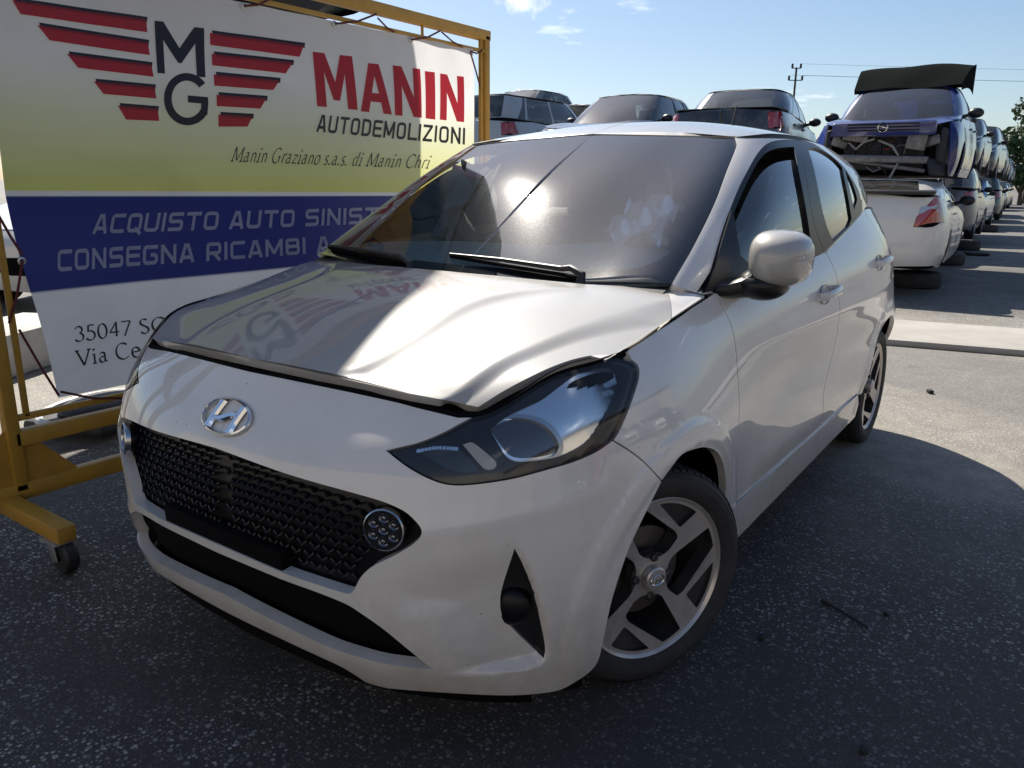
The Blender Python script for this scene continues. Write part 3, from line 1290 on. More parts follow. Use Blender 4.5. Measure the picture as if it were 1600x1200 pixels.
# wing tops and scuttle corners beside the bonnet
rest = np.concatenate([pts[(pts[:, 0] > .60) & (pts[:, 1] > .30)], [(i_last[0]-.02, i_last[1]+.02), (i_last[0]-.02, hv)], [(hood.U[-1], hv), (hood.U[-1], .30)]])

# ---- wing (fender)
gapF = [(1116, 456, 1), (1127, 477), (1142, 507), (1149, 540), (1152, 575), (1155, 625), (1154, 675), (1152, 700), (1151, 760), (1150, 792, 1)]
uv_gapF = trace(low, gapF, closed=False)
uv_arch = trace(low, ARCH_F, closed=False)
uv_back = trace(low, [(p[0], p[1]) for p in HL_BACK], closed=False)
uv_bg = trace(low, [(957, 688), (987, 707), (1010, 726), (1034, 752)], closed=False)
gapF_top = np.array([(uv_gapF[0, 0], VL)])
lowb = trace(low, [(1150, 792), (1131, 806)], closed=False)
uv_wing = np.concatenate([uv_back, uv_bg[1:], uv_arch[1:], lowb[:1], uv_gapF[::-1][1:], gapF_top, [(uv_back[0, 0]-.012, VL)]])
for side in (-1, 1):
    o = car_part(panel(low, "front_wing", uv_wing, paint, None, side=side, flange=.02, res=.008, gap=.0022))
    panel(hood, "wing_top", rest, paint, o, side=side, flange=0.006, res=.01, gap=.001)

# the black lip under the front edge of the bonnet
e = low.G[:190, -1]
e = e[(e[:, 0] < .62)]
inn = e*[1, .93, 1]+[.10, 0, .004]
for sg in (1, -1):
    pass
S_ = np.stack([e+[.004, -.002, -.012], e+[.012, -.004, .004], inn, inn+[.06, 0, -.12]], 1)
mb = MB()
for sg in (1, -1):
    mb.grid(S_*[1, sg, 1])
car_part(mb.build("bonnet_seal", dull_black))

# ---- headlights
for side in (-1, 1):
    lens = panel(low, "headlight", uv_hl, lens_glass, None, side=side, flange=0, res=.008, gap=.003, off=.001)
    car_part(lens)
# ---- doors: lower skins on the body side
uv_gapB = trace(low, [(1290, 396), (1291, 400), (1301, 411), (1307, 435), (1311, 465), (1310, 505), (1305, 540), (1297, 570), (1288, 600), (1286, 615), (1287, 640, 1)], closed=False)
kB = np.polyfit(uv_gapB[:, 1], uv_gapB[:, 0], 4)
vB = np.linspace(.13, VL, 40)
uB = np.interp(np.clip(vB, uv_gapB[:, 1].min(), uv_gapB[:, 1].max()), np.sort(uv_gapB[:, 1]), uv_gapB[np.argsort(uv_gapB[:, 1]), 0])
uB = np.convolve(np.pad(uB, 3, mode='edge'), np.ones(7)/7, 'valid')
gapB_uv = np.stack([uB, vB], 1)
sill_v = .105
u_at_x = lambda x, j=50: float(np.interp(x, low.G[60:330, j, 0], low.U[60:330]))
gF = np.concatenate([uv_gapF[uv_gapF[:, 1] > sill_v+.01], [(uv_gapF[-1, 0], sill_v)]])
gB = np.concatenate([gapB_uv[::-1], [(gapB_uv[0, 0]+.01, sill_v)]])
uv_fd = np.concatenate([[(gF[0, 0], VL)], gF, gB[::-1]])
# rear door: rear edge down the quarter, round the arch
arch_r = side_trace(low, [(3.14+.345*math.cos(a), .29+.345*math.sin(a)) for a in np.radians(np.linspace(176, 20, 24))], closed=False, step=.05)
re_ = side_trace(low, [(2.86, 1.12), (2.96, 1.0), (3.0, .86), (2.97, .74), (2.90, .62)], closed=False)
xa = [(2.90, .60), (2.83, .50), (2.765, .40), (2.735, .33)]
rd_edge = np.concatenate([[(re_[0, 0], VL)], re_, side_trace(low, xa, closed=False), [(u_at_x(2.70), sill_v)]])
uv_rd = np.concatenate([gB, rd_edge[::-1]])
# sill below the doors
uv_sill = np.array([(u_at_x(1.10), .012), (u_at_x(1.105), .05), (uv_gapF[-1, 0]-.02, sill_v-.002), (u_at_x(2.72), sill_v-.002), (u_at_x(2.765), .06), (u_at_x(2.77), .012)])
# rear quarter and tail to the middle line
ra = arch_r
uv_tail = np.concatenate([rd_edge[:-1], [(ra[0, 0]-.015, ra[0, 1]+.01)], ra, [(ra[-1, 0], .02), (UL, .02), (UL, VL)]])


def door_handle(x, z, side, parent):
    h = low.hit((x, -3, z), (0, 1, 0))
    P_, N_ = low.lift(np.array([h, (h[0]+.02, h[1])]), 0)
    p, n = Vector(P_[0]), Vector(N_[0])
    if side < 0:
        p.y *= -1
        n.y *= -1
    t = Vector((1, 0, .06)).normalized()
    n = (n-t*n.dot(t)).normalized()
    up = n.cross(t)
    if up.z < 0:
        up = -up
    M = Matrix((t, up, n)).transposed()
    # cup pressed into the door, shown as a shallow dish
    cup = MB()
    vs, fs = [], []
    for k in range(28):
        a = 2*math.pi*k/28
        for r_, d_ in ((1, .0012), (.86, -.004), (.5, -.006)):
            vs.append(p+M @ Vector((.062*r_*math.cos(a)-.012, .034*r_*math.sin(a), d_+.003)))
    for k in range(28):
        k2 = (k+1) % 28
        for j in range(2):
            fs.append((k*3+j, k2*3+j, k2*3+j+1, k*3+j+1))
    fs.append(tuple(k*3+2 for k in range(28)))
    cup.add(vs, fs)
    c_ = cup.build("handle_cup", mat("cup_shade", (.42, .42, .42), .3, coat=.8), parent)
    bar = MB()
    pts = [(-.092, .002, .000), (-.086, .003, .022), (-.070, .004, .034), (-.03, .004, .040), (.03, .003, .040), (.068, .002, .036), (.088, .0, .024), (.096, -.001, .004)]
    L = smooth_line([(q[0], q[2]) for q in pts], False, .008)
    vs, fs = [], []
    for i, (x_, d_) in enumerate(L):
        for k in range(10):
            a = 2*math.pi*k/10
            vs.append(p+M @ Vector((x_, .0145*math.cos(a)+.002, d_+.0085*math.sin(a))))
    for i in range(len(L)-1):
        for k in range(10):
            fs.append((i*10+k, i*10+(k+1) % 10, (i+1)*10+(k+1) % 10, (i+1)*10+k))
    bar.add(vs, fs)
    bar.build("door_handle", paint, parent)


# ---- window band of the doors
DLO_TOP = [(1110, 424, 1), (1120, 390), (1135, 342), (1155, 292), (1170, 263), (1182, 242), (1195, 227), (1210, 220), (1232, 218), (1250, 219), (1270, 224), (1295, 240),
           (1315, 257), (1330, 277), (1341, 297), (1345, 312)]
uv_dt = trace(top, DLO_TOP, closed=False)
tail_dlo = np.array([(u, v) for u, v in [(uv_dt[-1, 0]+.035, uv_dt[-1, 1]-.012), (uv_dt[-1, 0]+.01, .014), (uv_dt[-1, 0]-.05, .002)]])
uv_dlo = np.concatenate([uv_dt, tail_dlo, [(uv_dt[0, 0]-.015, .002)]])
bp = trace(top, [(1249, 219), (1256, 260), (1266, 310), (1276, 355), (1284, 391)], closed=False)
kb = np.polyfit(bp[:, 1], bp[:, 0], 2)
b_top = float(np.interp(bp[0, 0], uv_dt[:, 0], uv_dt[:, 1]))
vb = np.linspace(.002, b_top, 16)
bcol = np.stack([np.polyval(kb, vb), vb], 1)
isf = uv_dt[:, 0] < bcol[-1, 0]-.004
uv_ff = np.concatenate([uv_dt[isf], bcol[::-1], [(uv_dt[0, 0]-.015, .002)]])
uv_rf = np.concatenate([bcol, uv_dt[~isf & (uv_dt[:, 0] > bcol[-1, 0]+.004)], tail_dlo])
FOPEN = [(1140, 352, 1), (1148, 330), (1160, 301), (1172, 276), (1183, 255), (1194, 241), (1208, 233), (1225, 230), (1241, 229, 1), (1249, 270), (1257, 310), (1264, 352), (1269, 392, 1)]
uv_fo = trace(top, FOPEN, closed=False)
uv_fo = np.concatenate([uv_fo, [(uv_fo[-1, 0], .016)], [(uv_fo[0, 0]-.05, .016)]])
uv_fo[:, 0] = np.minimum(uv_fo[:, 0], np.polyval(kb, uv_fo[:, 1])-.035)
FGL = [(1140, 372), (1150, 352), (1160, 328), (1170, 305), (1180, 285), (1190, 270), (1200, 260), (1213, 252), (1228, 248), (1246, 246, 1)]
uv_fg = trace(top, FGL, closed=False)
ROPEN = [(1262, 231, 1), (1275, 231), (1290, 238), (1305, 249), (1316, 261, 1), (1321, 285), (1326, 310), (1331, 342, 1)]
uv_ro = trace(top, ROPEN, closed=False)
ofs = max(.03, uv_ro[0, 0]-float(np.polyval(kb, uv_ro[0, 1])))
uv_ro = np.concatenate([uv_ro, [(uv_ro[-1, 0]-.06, .018)], [(float(np.polyval(kb, v_))+ofs, v_) for v_ in np.linspace(.018, uv_ro[0, 1]-.01, 8)]])
QOPEN = [(1321, 265, 1), (1331, 283), (1338, 303), (1340, 312, 1), (1335, 328, 1), (1329, 300)]
uv_qo = trace(top, QOPEN)
for side in (-1, 1):
    fd = car_part(panel(low, "front_door", uv_fd, paint, None, side=side, flange=.02, res=.012, gap=.0024))
    panel(top, "window_frame", uv_ff, trim, fd, holes=[uv_fo], side=side, flange=.014, res=.02, gap=.001, off=-.001)
    g_ = np.concatenate([uv_fg, [(uv_fo[-3, 0]+.01, uv_fg[-1, 1]), (uv_fo[-2, 0]+.01, .004)], [(uv_fg[0, 0]-.06, .004)]])
    panel(top, "window", g_, side_glass, fd, side=side, flange=0, res=.03, gap=0, off=-.012)
    door_handle(1.945, .868, side, fd)
    rdoor = car_part(panel(low, "rear_door", uv_rd, paint, None, side=side, flange=.02, res=.012, gap=.0024))
    panel(top, "window_frame", uv_rf, trim, rdoor, holes=[uv_ro, uv_qo], side=side, flange=.014, res=.02, gap=.001, off=-.001)
    panel(top, "window", inset(uv_ro, -.008), side_glass, rdoor, side=side, flange=0, res=.03, gap=0, off=-.008)
    panel(top, "quarter_window", inset(uv_qo, -.006), side_glass, rdoor, side=side, flange=0, res=.03, gap=0, off=-.007)
    door_handle(2.80, .914, side, rdoor)
    car_part(panel(low, "sill", uv_sill, paint, None, side=side, flange=.02, res=.02, gap=.001, off=.004))
TAIL = car_part(panel(low, "rear_body", uv_tail, paint, None, mirror=True, flange=.02, res=.02, gap=.0015))
for side in (-1, 1):
    q = np.array([(-.02, -.005), (.13, -.01), (.14, .10), (.06, .13), (0, .10)])+[u_at_x(3.40)+.02, .52]
    panel(low, "tail_lamp", q, mat("red_lens", (.35, .01, .012), .1, coat=1), TAIL, side=side, flange=0, res=.02, off=.004)

# ---- windscreen, its black border, the cabin shell and the roof
WS_R = [(1147, 216), (1151, 226), (1134, 270), (1119, 311), (1105, 342), (1092, 368), (1075, 400), (1053, 437)]
uv_ws = trace(top, WS_R, closed=False)
u_edge = float(uv_ws[-1, 0])
ws_edge = np.array([(np.interp(v, uv_ws[::-1, 1], uv_ws[::-1, 0]), v) for v in np.linspace(.004, VT, 30)])
uv_wso = np.concatenate([[(0, .004)], ws_edge, [(0, VT)]])
rw_u = UT-.40
uv_rwo = np.array([(rw_u, .03), (UT, .03), (UT, VT-.03), (rw_u-.01, VT-.03)])
CABIN = panel(top, "cabin_shell", np.array([tuple(p) for p in ws_edge[::-1]] +
                                         [(ws_edge[0, 0]+.004, 0)]+[(u, 0) for u in np.linspace(ws_edge[0, 0]+.1, UT, 30)]+[(UT, VT)]),
              paint, None, holes=[uv_dlo], mirror=True, flange=.02, res=.012, gap=.0008)
car_part(CABIN)
ROOF = car_part(panel(roof, "roof", np.array([(0, 0.0), (roof.U[-1], 0.0), (roof.U[-1], roof.V[-1]), (0, roof.V[-1])]), dusty_toned, None, mirror=True, flange=.012, res=.02, gap=.0025, off=.002))
WS = car_part(panel(top, "windscreen", uv_wso, wind_glass, None, mirror=True, flange=0, res=.02, gap=.0015, off=-.002))
frit_in = inset(uv_wso[uv_wso[:, 0] >= 0], .0)
fi = np.concatenate([[(0, .062)], [(0.28, .060)], [(.50, .056)], [(ws_edge[3, 0]-.095, .062)], [(ws_edge[4, 0]-.062, .085)], [(u-.034, v) for u, v in ws_edge[7:-2]], [(ws_edge[-2, 0]-.05, VT-.020)], [(0, VT-.018)]])
panel(top, "windscreen_border", uv_wso, mat("frit_black", (.012, .012, .013), .3), WS, holes=[fi], mirror=True, flange=0, res=.02, gap=.003, off=-.006)
car_part(panel(top, "rear_window", uv_rwo, side_glass, None, mirror=True, flange=0, res=.03, gap=0, off=.004))

# ---- scuttle, wipers
e = np.array([(x, w_, z) for (x, w_, z) in [(.84, 0, .945), (.85, .25, .95), (.88, .48, .962), (.94, .665, .972)]])
ee = nspline(np.array([0, 1, 2, 3.]), e, np.linspace(0, 3, 20))
S_ = np.stack([ee+[-.05, 0, -.035], ee+[.0, 0, -.005], ee+[.04, 0, .006]], 1)
mb = MB()
for sg in (1, -1):
    mb.grid(S_*[1, sg, 1])
car_part(mb.build("scuttle", black))


def wiper(pts, parent_name="wiper"):
    """pts: photo pixels of the blade's ends and the arm's pivot, laid on the glass"""
    tip, elbow, piv = pts
    def g(p, off):
        h = top.hit(CAM, ray(*p))
        if h is None:
            h = np.array((.3, .01))
        P_, N_ = top.lift(np.array([(abs(h[0]), max(h[1], .0))]), off)
        q = P_[0]
        return Vector((q[0], q[1] if h[0] < 0 else -q[1], q[2]))
    mb = MB()
    a, b, c = g(tip, .012), g(elbow, .022), g(piv, .020)
    mb.tube([a, a.lerp(b, .5)+Vector((-.004, 0, .004)), b], [.004, .006, .008], 8)
    mb.tube([b, b.lerp(c, .5)+Vector((-.006, 0, .010)), c, c+Vector((-.01, 0, -.03))], [.008, .009, .012, .016], 8)
    o = mb.build(parent_name, black)
    car_part(o)
    # the blade
    bl = MB()
    bl.tube([g(tip, .004), g(((tip[0]+elbow[0])/2, (tip[1]+elbow[1])/2+2), .006), g((elbow[0]+30, elbow[1]+6), .004)], .006, 6)
    bl.build("wiper_blade", dull_black, o)


wiper([(705, 402), (880, 430), (912, 438)])
wiper([(515, 388), (615, 408), (645, 420)])
# aerial on the back of the roof
h = at(1143, 188, 1, 0)
mb = MB()
mb.tube([(3.05, 0, 1.405), (3.05, 0, 1.43)], [.022, .014], 10)
mb.tube([(3.05, 0, 1.43), (3.14, -.005, 1.62)], [.006, .004], 8)
car_part(mb.build("aerial", black))

# ---- door mirror
def mirror_unit(side):
    s = -1 if side < 0 else 1
    # foot: black sail at the front corner of the window
    mb = MB()
    F = [(1.02, .728, .972), (1.09, .742, .955), (1.30, .775, .938), (1.47, .790, .934), (1.30, .772, .985), (1.20, .745, 1.03), (1.30, .716, 1.105), (1.22, .728, 1.06)]
    q = trace(top, [(1112, 424), (1120, 392), (1133, 350), (1142, 335), (1144, 350), (1150, 400), (1153, 425), (1140, 428)])
    foot = panel(top, "mirror_foot", np.concatenate([trace(top, [(1112, 420), (1121, 388), (1136, 342), (1144, 330), (1146, 350), (1151, 395), (1154, 418)], closed=False), [(1.0, .004), (.70, .004)]]) if False else
                 np.concatenate([trace(top, [(1113, 418), (1121, 388), (1136, 342), (1141, 330), (1147, 360), (1153, 400)], closed=False), [(.96, .003), (.725, .003)]]),
                 trim, None, side=side, flange=.012, res=.015, off=.010)
    car_part(foot)
    # arm
    arm = MB()
    sec = []
    for t, (x, w_, z, hx, hz) in enumerate([(1.25, .735, .958, .15, .026), (1.23, .765, .960, .11, .028), (1.21, .795, .970, .07, .034), (1.20, .82, .980, .06, .042)]):
        ringp = []
        for k in range(16):
            a = 2*math.pi*k/16
            ringp.append((x+hx*math.copysign(abs(math.cos(a))**.7, math.cos(a)), s*w_, z+hz*math.copysign(abs(math.sin(a))**.7, math.sin(a))))
        sec.append(ringp)
    vs = [p for r_ in sec for p in r_]
    fs = [(i*16+k, i*16+(k+1) % 16, (i+1)*16+(k+1) % 16, (i+1)*16+k) for i in range(3) for k in range(16)]
    fs += [tuple(range(16))[::-1], tuple(48+k for k in range(16))]
    arm.add(vs, fs)
    arm.build("mirror_arm", trim, foot)
    # housing: a rounded shell, flat glass facing back
    cap = MB()
    c = Vector((1.235, s*.866, 1.043))
    nu, nv = 28, 18
    vs, fs = [], []
    for i in range(nv+1):
        th = (math.pi/2)*i/nv
        for k in range(nu):
            a = 2*math.pi*k/nu
            ca, sa = math.cos(a), math.sin(a)
            r_ = math.sin(th)**.75
            yy = math.copysign(abs(ca)**.60, ca)*.079*r_
            zz = math.copysign(abs(sa)**.62, sa)*.077*r_
            xx = -.115*math.cos(th)**.9
            # lower inner corner pulled in, top outer rounded
            yy *= 1-.10*(sa < 0)*abs(sa)
            zz *= 1-.16*max(0, ca)
            vs.append(c+Vector((xx+abs(yy)*.12, s*yy, zz)))
    for i in range(nv):
        for k in range(nu):
            fs.append((i*nu+k, i*nu+(k+1) % nu, (i+1)*nu+(k+1) % nu, (i+1)*nu+k))
    # collar running back
    base = nv*nu
    for (sc_, dx) in ((1.0, .022), (.93, .034)):
        for k in range(nu):
            v = vs[base+k]-c
            vs.append(c+Vector((v.x+dx, v.y*sc_, v.z*sc_)))
    for lv in range(2):
        for k in range(nu):
            fs.append((base+lv*nu+k, base+lv*nu+(k+1) % nu, base+(lv+1)*nu+(k+1) % nu, base+(lv+1)*nu+k))
    cap.add(vs, fs)
    capo = cap.build("mirror_cap", dusty_toned, foot, angle=60)
    inner = MB()
    rim = [vs[base+2*nu+k] for k in range(nu)]
    inner.add(rim+[c+Vector((.05, 0, 0))], [(k, (k+1) % nu, nu) for k in range(nu)])
    inner.build("mirror_glass", mat("mirror_silver", (.8, .82, .84), .02, metal=1), foot)
    # black lower cover between arm and cap
    lw = MB()
    lw.ellipsoid((1.215, s*.83, .975), (.085, .07, .045))
    lw.build("mirror_base", trim, foot)


mirror_unit(-1)      # the far one is gone
# ---------------------------------------------------------------- headlight insides
bowl_m = mat("lamp_bowl", (.05, .052, .058), .28, metal=.3)
refl_m = mat("lamp_chrome", (.85, .86, .88), .12, metal=1)
smoke_m = mat("lamp_smoke", (.022, .023, .026), .25)
amber_m = mat("lamp_indicator", (.78, .76, .72), .25)


def hl_uv(pts):
    return trace(low, pts)


HL_MAIN = [(766, 668, 1), (790, 650), (820, 636), (850, 622), (880, 600), (905, 583), (935, 572), (965, 570), (975, 585), (968, 620), (950, 655), (930, 685), (905, 703), (870, 716), (815, 722), (795, 715), (778, 690)]
HL_PROJ = [(752, 668, 1), (775, 655), (810, 650), (845, 658), (868, 676), (878, 698), (868, 713), (830, 720), (800, 716), (775, 696)]
HL_DRL = [(648, 702, 1), (690, 694), (712, 696), (740, 722), (748, 735), (722, 738), (690, 728)]
HL_TURN = [(722, 693, 1), (738, 690), (776, 722), (774, 732), (758, 733)]
for side in (-1, 1):
    lens = [o for o in CAR.children if o.name.startswith("headlight")][0 if side < 0 else 1]
    panel(low, "lamp_housing", inset(uv_hl, .002), bowl_m, lens, side=side, flange=-.07, res=.008, off=-.075, gap=0)
    # black surround close under the lens
    panel(low, "lamp_bezel", inset(uv_hl, .001), smoke_m, lens, holes=[hl_uv(HL_MAIN), hl_uv(HL_DRL)], side=side, flange=.02, res=.008, off=-.012, gap=0,
          hole_gap=0)

    def dish(V, P_, o_=hl_uv(HL_MAIN)):
        return -.028*sstep(dist_poly(o_, V), 0, .035)
    panel(low, "reflector", hl_uv(HL_MAIN), refl_m, lens, side=side, flange=0, res=.006, off=-.016, gap=0, fn=dish)
    pu = hl_uv(HL_PROJ)

    def dome(V, P_, o_=pu):
        return .016*np.sqrt(np.clip(dist_poly(o_, V)/.035, 0, 1))
    panel(low, "projector_lens", pu, mat("projector_glass", (.10, .10, .115), .06, coat=1, metal=.35), lens, side=side, flange=.02, res=.005, off=-.026, gap=0, fn=dome)
    ru = hl_uv([(747, 668, 1), (775, 650), (812, 644), (850, 652), (875, 672), (886, 700), (874, 718), (830, 726), (796, 722), (768, 698)])
    panel(low, "projector_ring", ru, silver, lens, holes=[pu], side=side, flange=.02, res=.006, off=-.014, gap=0)
    panel(low, "running_lamp", hl_uv(HL_DRL), mat("lamp_tint", (.05, .055, .05), .15, coat=.7), lens, side=side, flange=0, res=.006, off=-.018, gap=0)
    panel(low, "indicator", hl_uv(HL_TURN), amber_m, lens, side=side, flange=.008, res=.005, off=-.009, gap=0)
    # little cut-glass facets along the running lamp and fins in the reflector
    fa = MB()
    for (x_, y_) in smooth_line([(650, 702), (680, 697), (712, 699)], False, 5.5):
        h = low.hit(CAM, ray(x_, y_))
        P_, N_ = low.lift(np.array([h]), -.014)
        p = P_[0]*[1, (-1 if side < 0 else 1), 1]
        fa.box(p, (.006, .006, .007), Matrix.Rotation(.6, 3, 'Y') @ Matrix.Rotation(.5, 3, 'Z'))
    fa.build("lamp_facets", refl_m, lens, smooth=False)

# ---------------------------------------------------------------- wheels
tyre_m = mat("tyre_rubber", (.022, .022, .024), .75, noise=.25, nscale=14, dirt=(.10, .09, .08), dirt_amt=.35, dirt_scale=6)
alloy_m = mat("machined_alloy", (.60, .56, .53), .30, metal=.55, noise=.08, nscale=12, dirt=(.16, .13, .10), dirt_amt=.55, dirt_scale=10)
pocket_m = mat("dark_alloy_paint", (.035, .034, .036), .35, noise=.2, nscale=15, dirt=(.13, .11, .09), dirt_amt=.4, dirt_scale=8)
disc_m = mat("brake_steel", (.20, .18, .17), .4, metal=.9, dirt=(.15, .08, .04), dirt_amt=.5)
RT = .287          # tyre radius
RR = .212          # rim radius


def pol(r_, deg):
    return (r_*math.cos(R(deg)), r_*math.sin(R(deg)))


def make_wheel(spin):
    """about local z (outwards); the face at z = 0 is level with the tyre's outer side"""
    n = 96
    # --- rim barrel and lip
    rim = MB()
    rim.lathe([(RR*.965, -.012), (RR*.985, -.006), (RR*1.0, -.003), (RR*1.02, -.007), (RR*1.02, -.02)], None, n)
    # spoked face from a flat drawing with holes
    N_ = 4
    outer = [pol(RR*.97, 360*k/144) for k in range(144)]
    holes = []
    pockets = []
    for k in range(N_):
        a0 = spin+k*90
        def arcp(r_, d0, d1, m=8):
            return [pol(RR*r_, a0+d0+(d1-d0)*t/m) for t in range(m+1)]
        def fillet(poly, rad=.010):
            poly = np.array(poly)
            out = []
            m_ = len(poly)
            for i in range(m_):
                p0, p1, p2 = poly[i-1], poly[i], poly[(i+1) % m_]
                e1, e2 = p0-p1, p2-p1
                l1, l2 = np.linalg.norm(e1), np.linalg.norm(e2)
                cosang = (e1@e2)/(l1*l2)
                if cosang > -.90 and min(l1, l2) > .004:
                    c_ = min(rad, l1*.4, l2*.4)
                    q0, q2 = p1+e1/l1*c_, p1+e2/l2*c_
                    for t in np.linspace(0, 1, 5):
                        out.append((1-t)**2*q0+2*t*(1-t)*p1+t*t*q2)
                else:
                    out.append(p1)
            return np.array(out)
        op = arcp(.93, 63, 81)+[pol(RR*.36, a0+82)]+[pol(RR*.26, a0+70), pol(RR*.26, a0+22), pol(RR*.36, a0+9), pol(RR*.56, a0+9.5), pol(RR*.60, a0+19)]
        holes.append(fillet(op))
        pk = arcp(.93, 11, 50)+[pol(RR*.665, a0+16)]
        pockets.append(fillet(pk, .008))
    allh = holes+pockets
    g_ = np.linspace(-RR, RR, 46)
    X = np.stack(np.meshgrid(g_, g_, indexing='ij'), -1).reshape(-1, 2)
    rr_ = np.hypot(X[:, 0], X[:, 1])
    ok = rr_ < RR*.955
    for h in allh:
        ok &= ~in_poly(h, X) & (dist_poly(h, X) > .003)
    V, F = cdt(np.array(outer), allh, X[ok])

    def zf(p):
        r_ = np.hypot(p[:, 0], p[:, 1])/RR
        return -.010-.016*(1-np.clip(r_, 0, 1)**2)+.006*np.exp(-(r_/.22)**2)
    z = zf(V)
    P = np.column_stack([V, z])
    face = MB()
    face.add(P.tolist(), F.tolist())
    # sides of the openings
    sides = MB()
    be = boundary_edges(F)
    for a, b in be:
        p, q = P[a], P[b]
        if np.hypot(*p[:2]) > RR*.966:
            continue
        in_pk = any(dist_poly(h, np.array([p[:2]]))[0] < 1e-5 for h in pockets)
        dz = .014 if in_pk else .040
        sides.add([p, q, q-[0, 0, dz], p-[0, 0, dz]], [(0, 1, 2, 3)])
    for h in pockets:      # floors of the shallow pockets
        hz = zf(h)-.013
        sides.add(np.column_stack([h, hz]).tolist(), [tuple(range(len(h)))])
    # barrel behind
    sides.lathe([(RR*.965, -.012), (RR*.95, -.03), (RR*.90, -.06), (RR*.86, -.12), (RR*.88, -.17), (RR*.99, -.185)], None, n)
    # lug bolts' well and hub boss
    sides.lathe([(RR*.30, -.050), (RR*.30, -.024), (0, -.024)], None, 40)
    tyre = MB()
    W = .190
    prof = [(RR*1.0, -.008), (RR*1.04, .000), (.232, .006), (.250, .0075), (.2505, .0065), (.266, .003), (.2735, -.004), (.2795, -.013), (.2835, -.022)]
    zz = -.022
    # tread with four grooves
    for gz in (-.045, -.080, -.110, -.145):
        prof += [(RT-.0005, gz+.004), (RT-.008, gz+.003), (RT-.008, gz-.003), (RT-.0005, gz-.004)]
    prof += [(.2835, -W+.022), (.2795, -W+.013), (.266, -W-.003), (.25, -W-.007), (RR*1.02, -W)]
    tyre.lathe(prof, None, n)
    # shoulder sipes: thin dark ribs cut as small raised blocks
    for k in range(72):
        a = 2*math.pi*k/72
        c, s_ = math.cos(a), math.sin(a)
        for z0, z1, ra, rb in ((-.008, -.038, .2785, RT+.0006),):
            da = .030
            vs = []
            for aa in (a-da, a+da):
                vs += [(ra*math.cos(aa), ra*math.sin(aa), z0), (rb*math.cos(aa), rb*math.sin(aa), z1-.0), (rb*math.cos(aa), rb*math.sin(aa), z1+.012), ((ra+.005)*math.cos(aa), (ra+.005)*math.sin(aa), z0-.004)]
            tyre.add(vs, [(0, 3, 7, 4), (3, 2, 6, 7), (2, 1, 5, 6), (0, 4, 5, 1)])
    disc = MB()
    disc.lathe([(.02, -.066), (.118, -.066), (.120, -.070), (.120, -.086), (.02, -.086)], None, 48)
    cap = MB()
    cap.lathe([(RR*.155, -.020), (RR*.150, -.004), (RR*.13, -.001), (0, .001)], None, 40)
    lugs = []
    for k in range(4):
        x, y = pol(RR*.245, spin+48+k*90)
        lugs.append(MB())
        lugs[-1].lathe([(.011, -.03), (.011, -.016), (.008, -.013), (0, -.013)], Matrix.Translation((x, y, 0)), 6)
    badge = MB()
    badge.lathe([(RR*.070, .0012), (RR*.066, .0024), (RR*.058, .0012)], Matrix.Diagonal((1.5, .95, 1, 1)), 30)
    badge.box((-.006, 0, .0016), (.003, .016, .0015), Matrix.Rotation(-.3, 3, 'Z'))
    badge.box((.006, 0, .0016), (.003, .016, .0015), Matrix.Rotation(-.3, 3, 'Z'))
    badge.box((0, 0, .0016), (.010, .003, .0015), Matrix.Rotation(.3, 3, 'Z'))
    return dict(face=face, rim=rim, sides=sides, tyre=tyre, disc=disc, cap=cap, lugs=lugs, badge=badge)


def place_wheel(x, wv, side, steer, spin, camber=0):
    wz = make_wheel(spin if side < 0 else -spin)
    out = Vector((-math.sin(steer), side*math.cos(steer), 0)) if side < 0 else Vector((math.sin(steer)*1.0, math.cos(steer), 0))
    if side > 0:
        out = Vector((math.sin(steer), math.cos(steer), 0))
    z = out
    y = Vector((0, 0, 1))
    x_ = y.cross(z)
    M = Matrix((x_, y, z)).transposed().to_4x4()
    # pivot at w - .09 inside the outer face
    piv = Vector((x, side*(wv-.09), RT-.004))
    M.translation = piv+out*.09
    root = wz['tyre'].build("wheel", tyre_m, angle=28)
    bits = [(wz['face'], "rim_face", alloy_m), (wz['rim'], "rim_lip", alloy_m), (wz['sides'], "rim_barrel", pocket_m), (wz['disc'], "brake_disc", disc_m),
            (wz['cap'], "hub_cap", alloy_m), (wz['badge'], "cap_badge", chrome)]+[(l_, "wheel_bolt", pocket_m) for l_ in wz['lugs']]
    for mb_, nm, m_ in bits:
        mb_.build(nm, m_, root, angle=30)
    root.parent = CAR
    root.matrix_parent_inverse = Matrix.Translation(-Vector(CAR.location))
    root.matrix_basis = M
    return root


STEER = R(25)
place_wheel(.768, .795, -1, STEER, 39)
place_wheel(.768, .795, 1, -STEER, 39)
place_wheel(3.14, .797, -1, 0, 60)
place_wheel(3.14, .797, 1, 0, 20)
# wheel houses, underbody and engine bay lining
mb = MB()
for cx in (.757, 3.14):
    for sg in (1, -1):
        mb = MB()
        n_ = 28
        vs, fs = [], []
        for i in range(n_+1):
            a = R(-25)+R(230)*i/n_
            for wv in (.715, .40):
                vs.append((cx+.352*math.cos(a), sg*wv, .29+.352*math.sin(a)))
        for i in range(n_):
            fs.append((2*i, 2*i+1, 2*i+3, 2*i+2))
        k = len(vs)
        vs.append((cx, sg*.42, .29))
        fs += [(2*i+1, k, 2*i+3) for i in range(n_)]
        mb.add(vs, fs)
        car_part(mb.build("wheel_house", dull_black))
mb = MB()
mb.box((1.95, 0, .20), (2.0, 1.44, .03))
mb.box((.62, 0, .19), (.95, .82, .03))
mb.box((3.25, 0, .26), (.6, .9, .03))
mb.box((.98, 0, .62), (.04, 1.2, .60))
mb.box((.42, 0, .45), (.05, 1.0, .55))
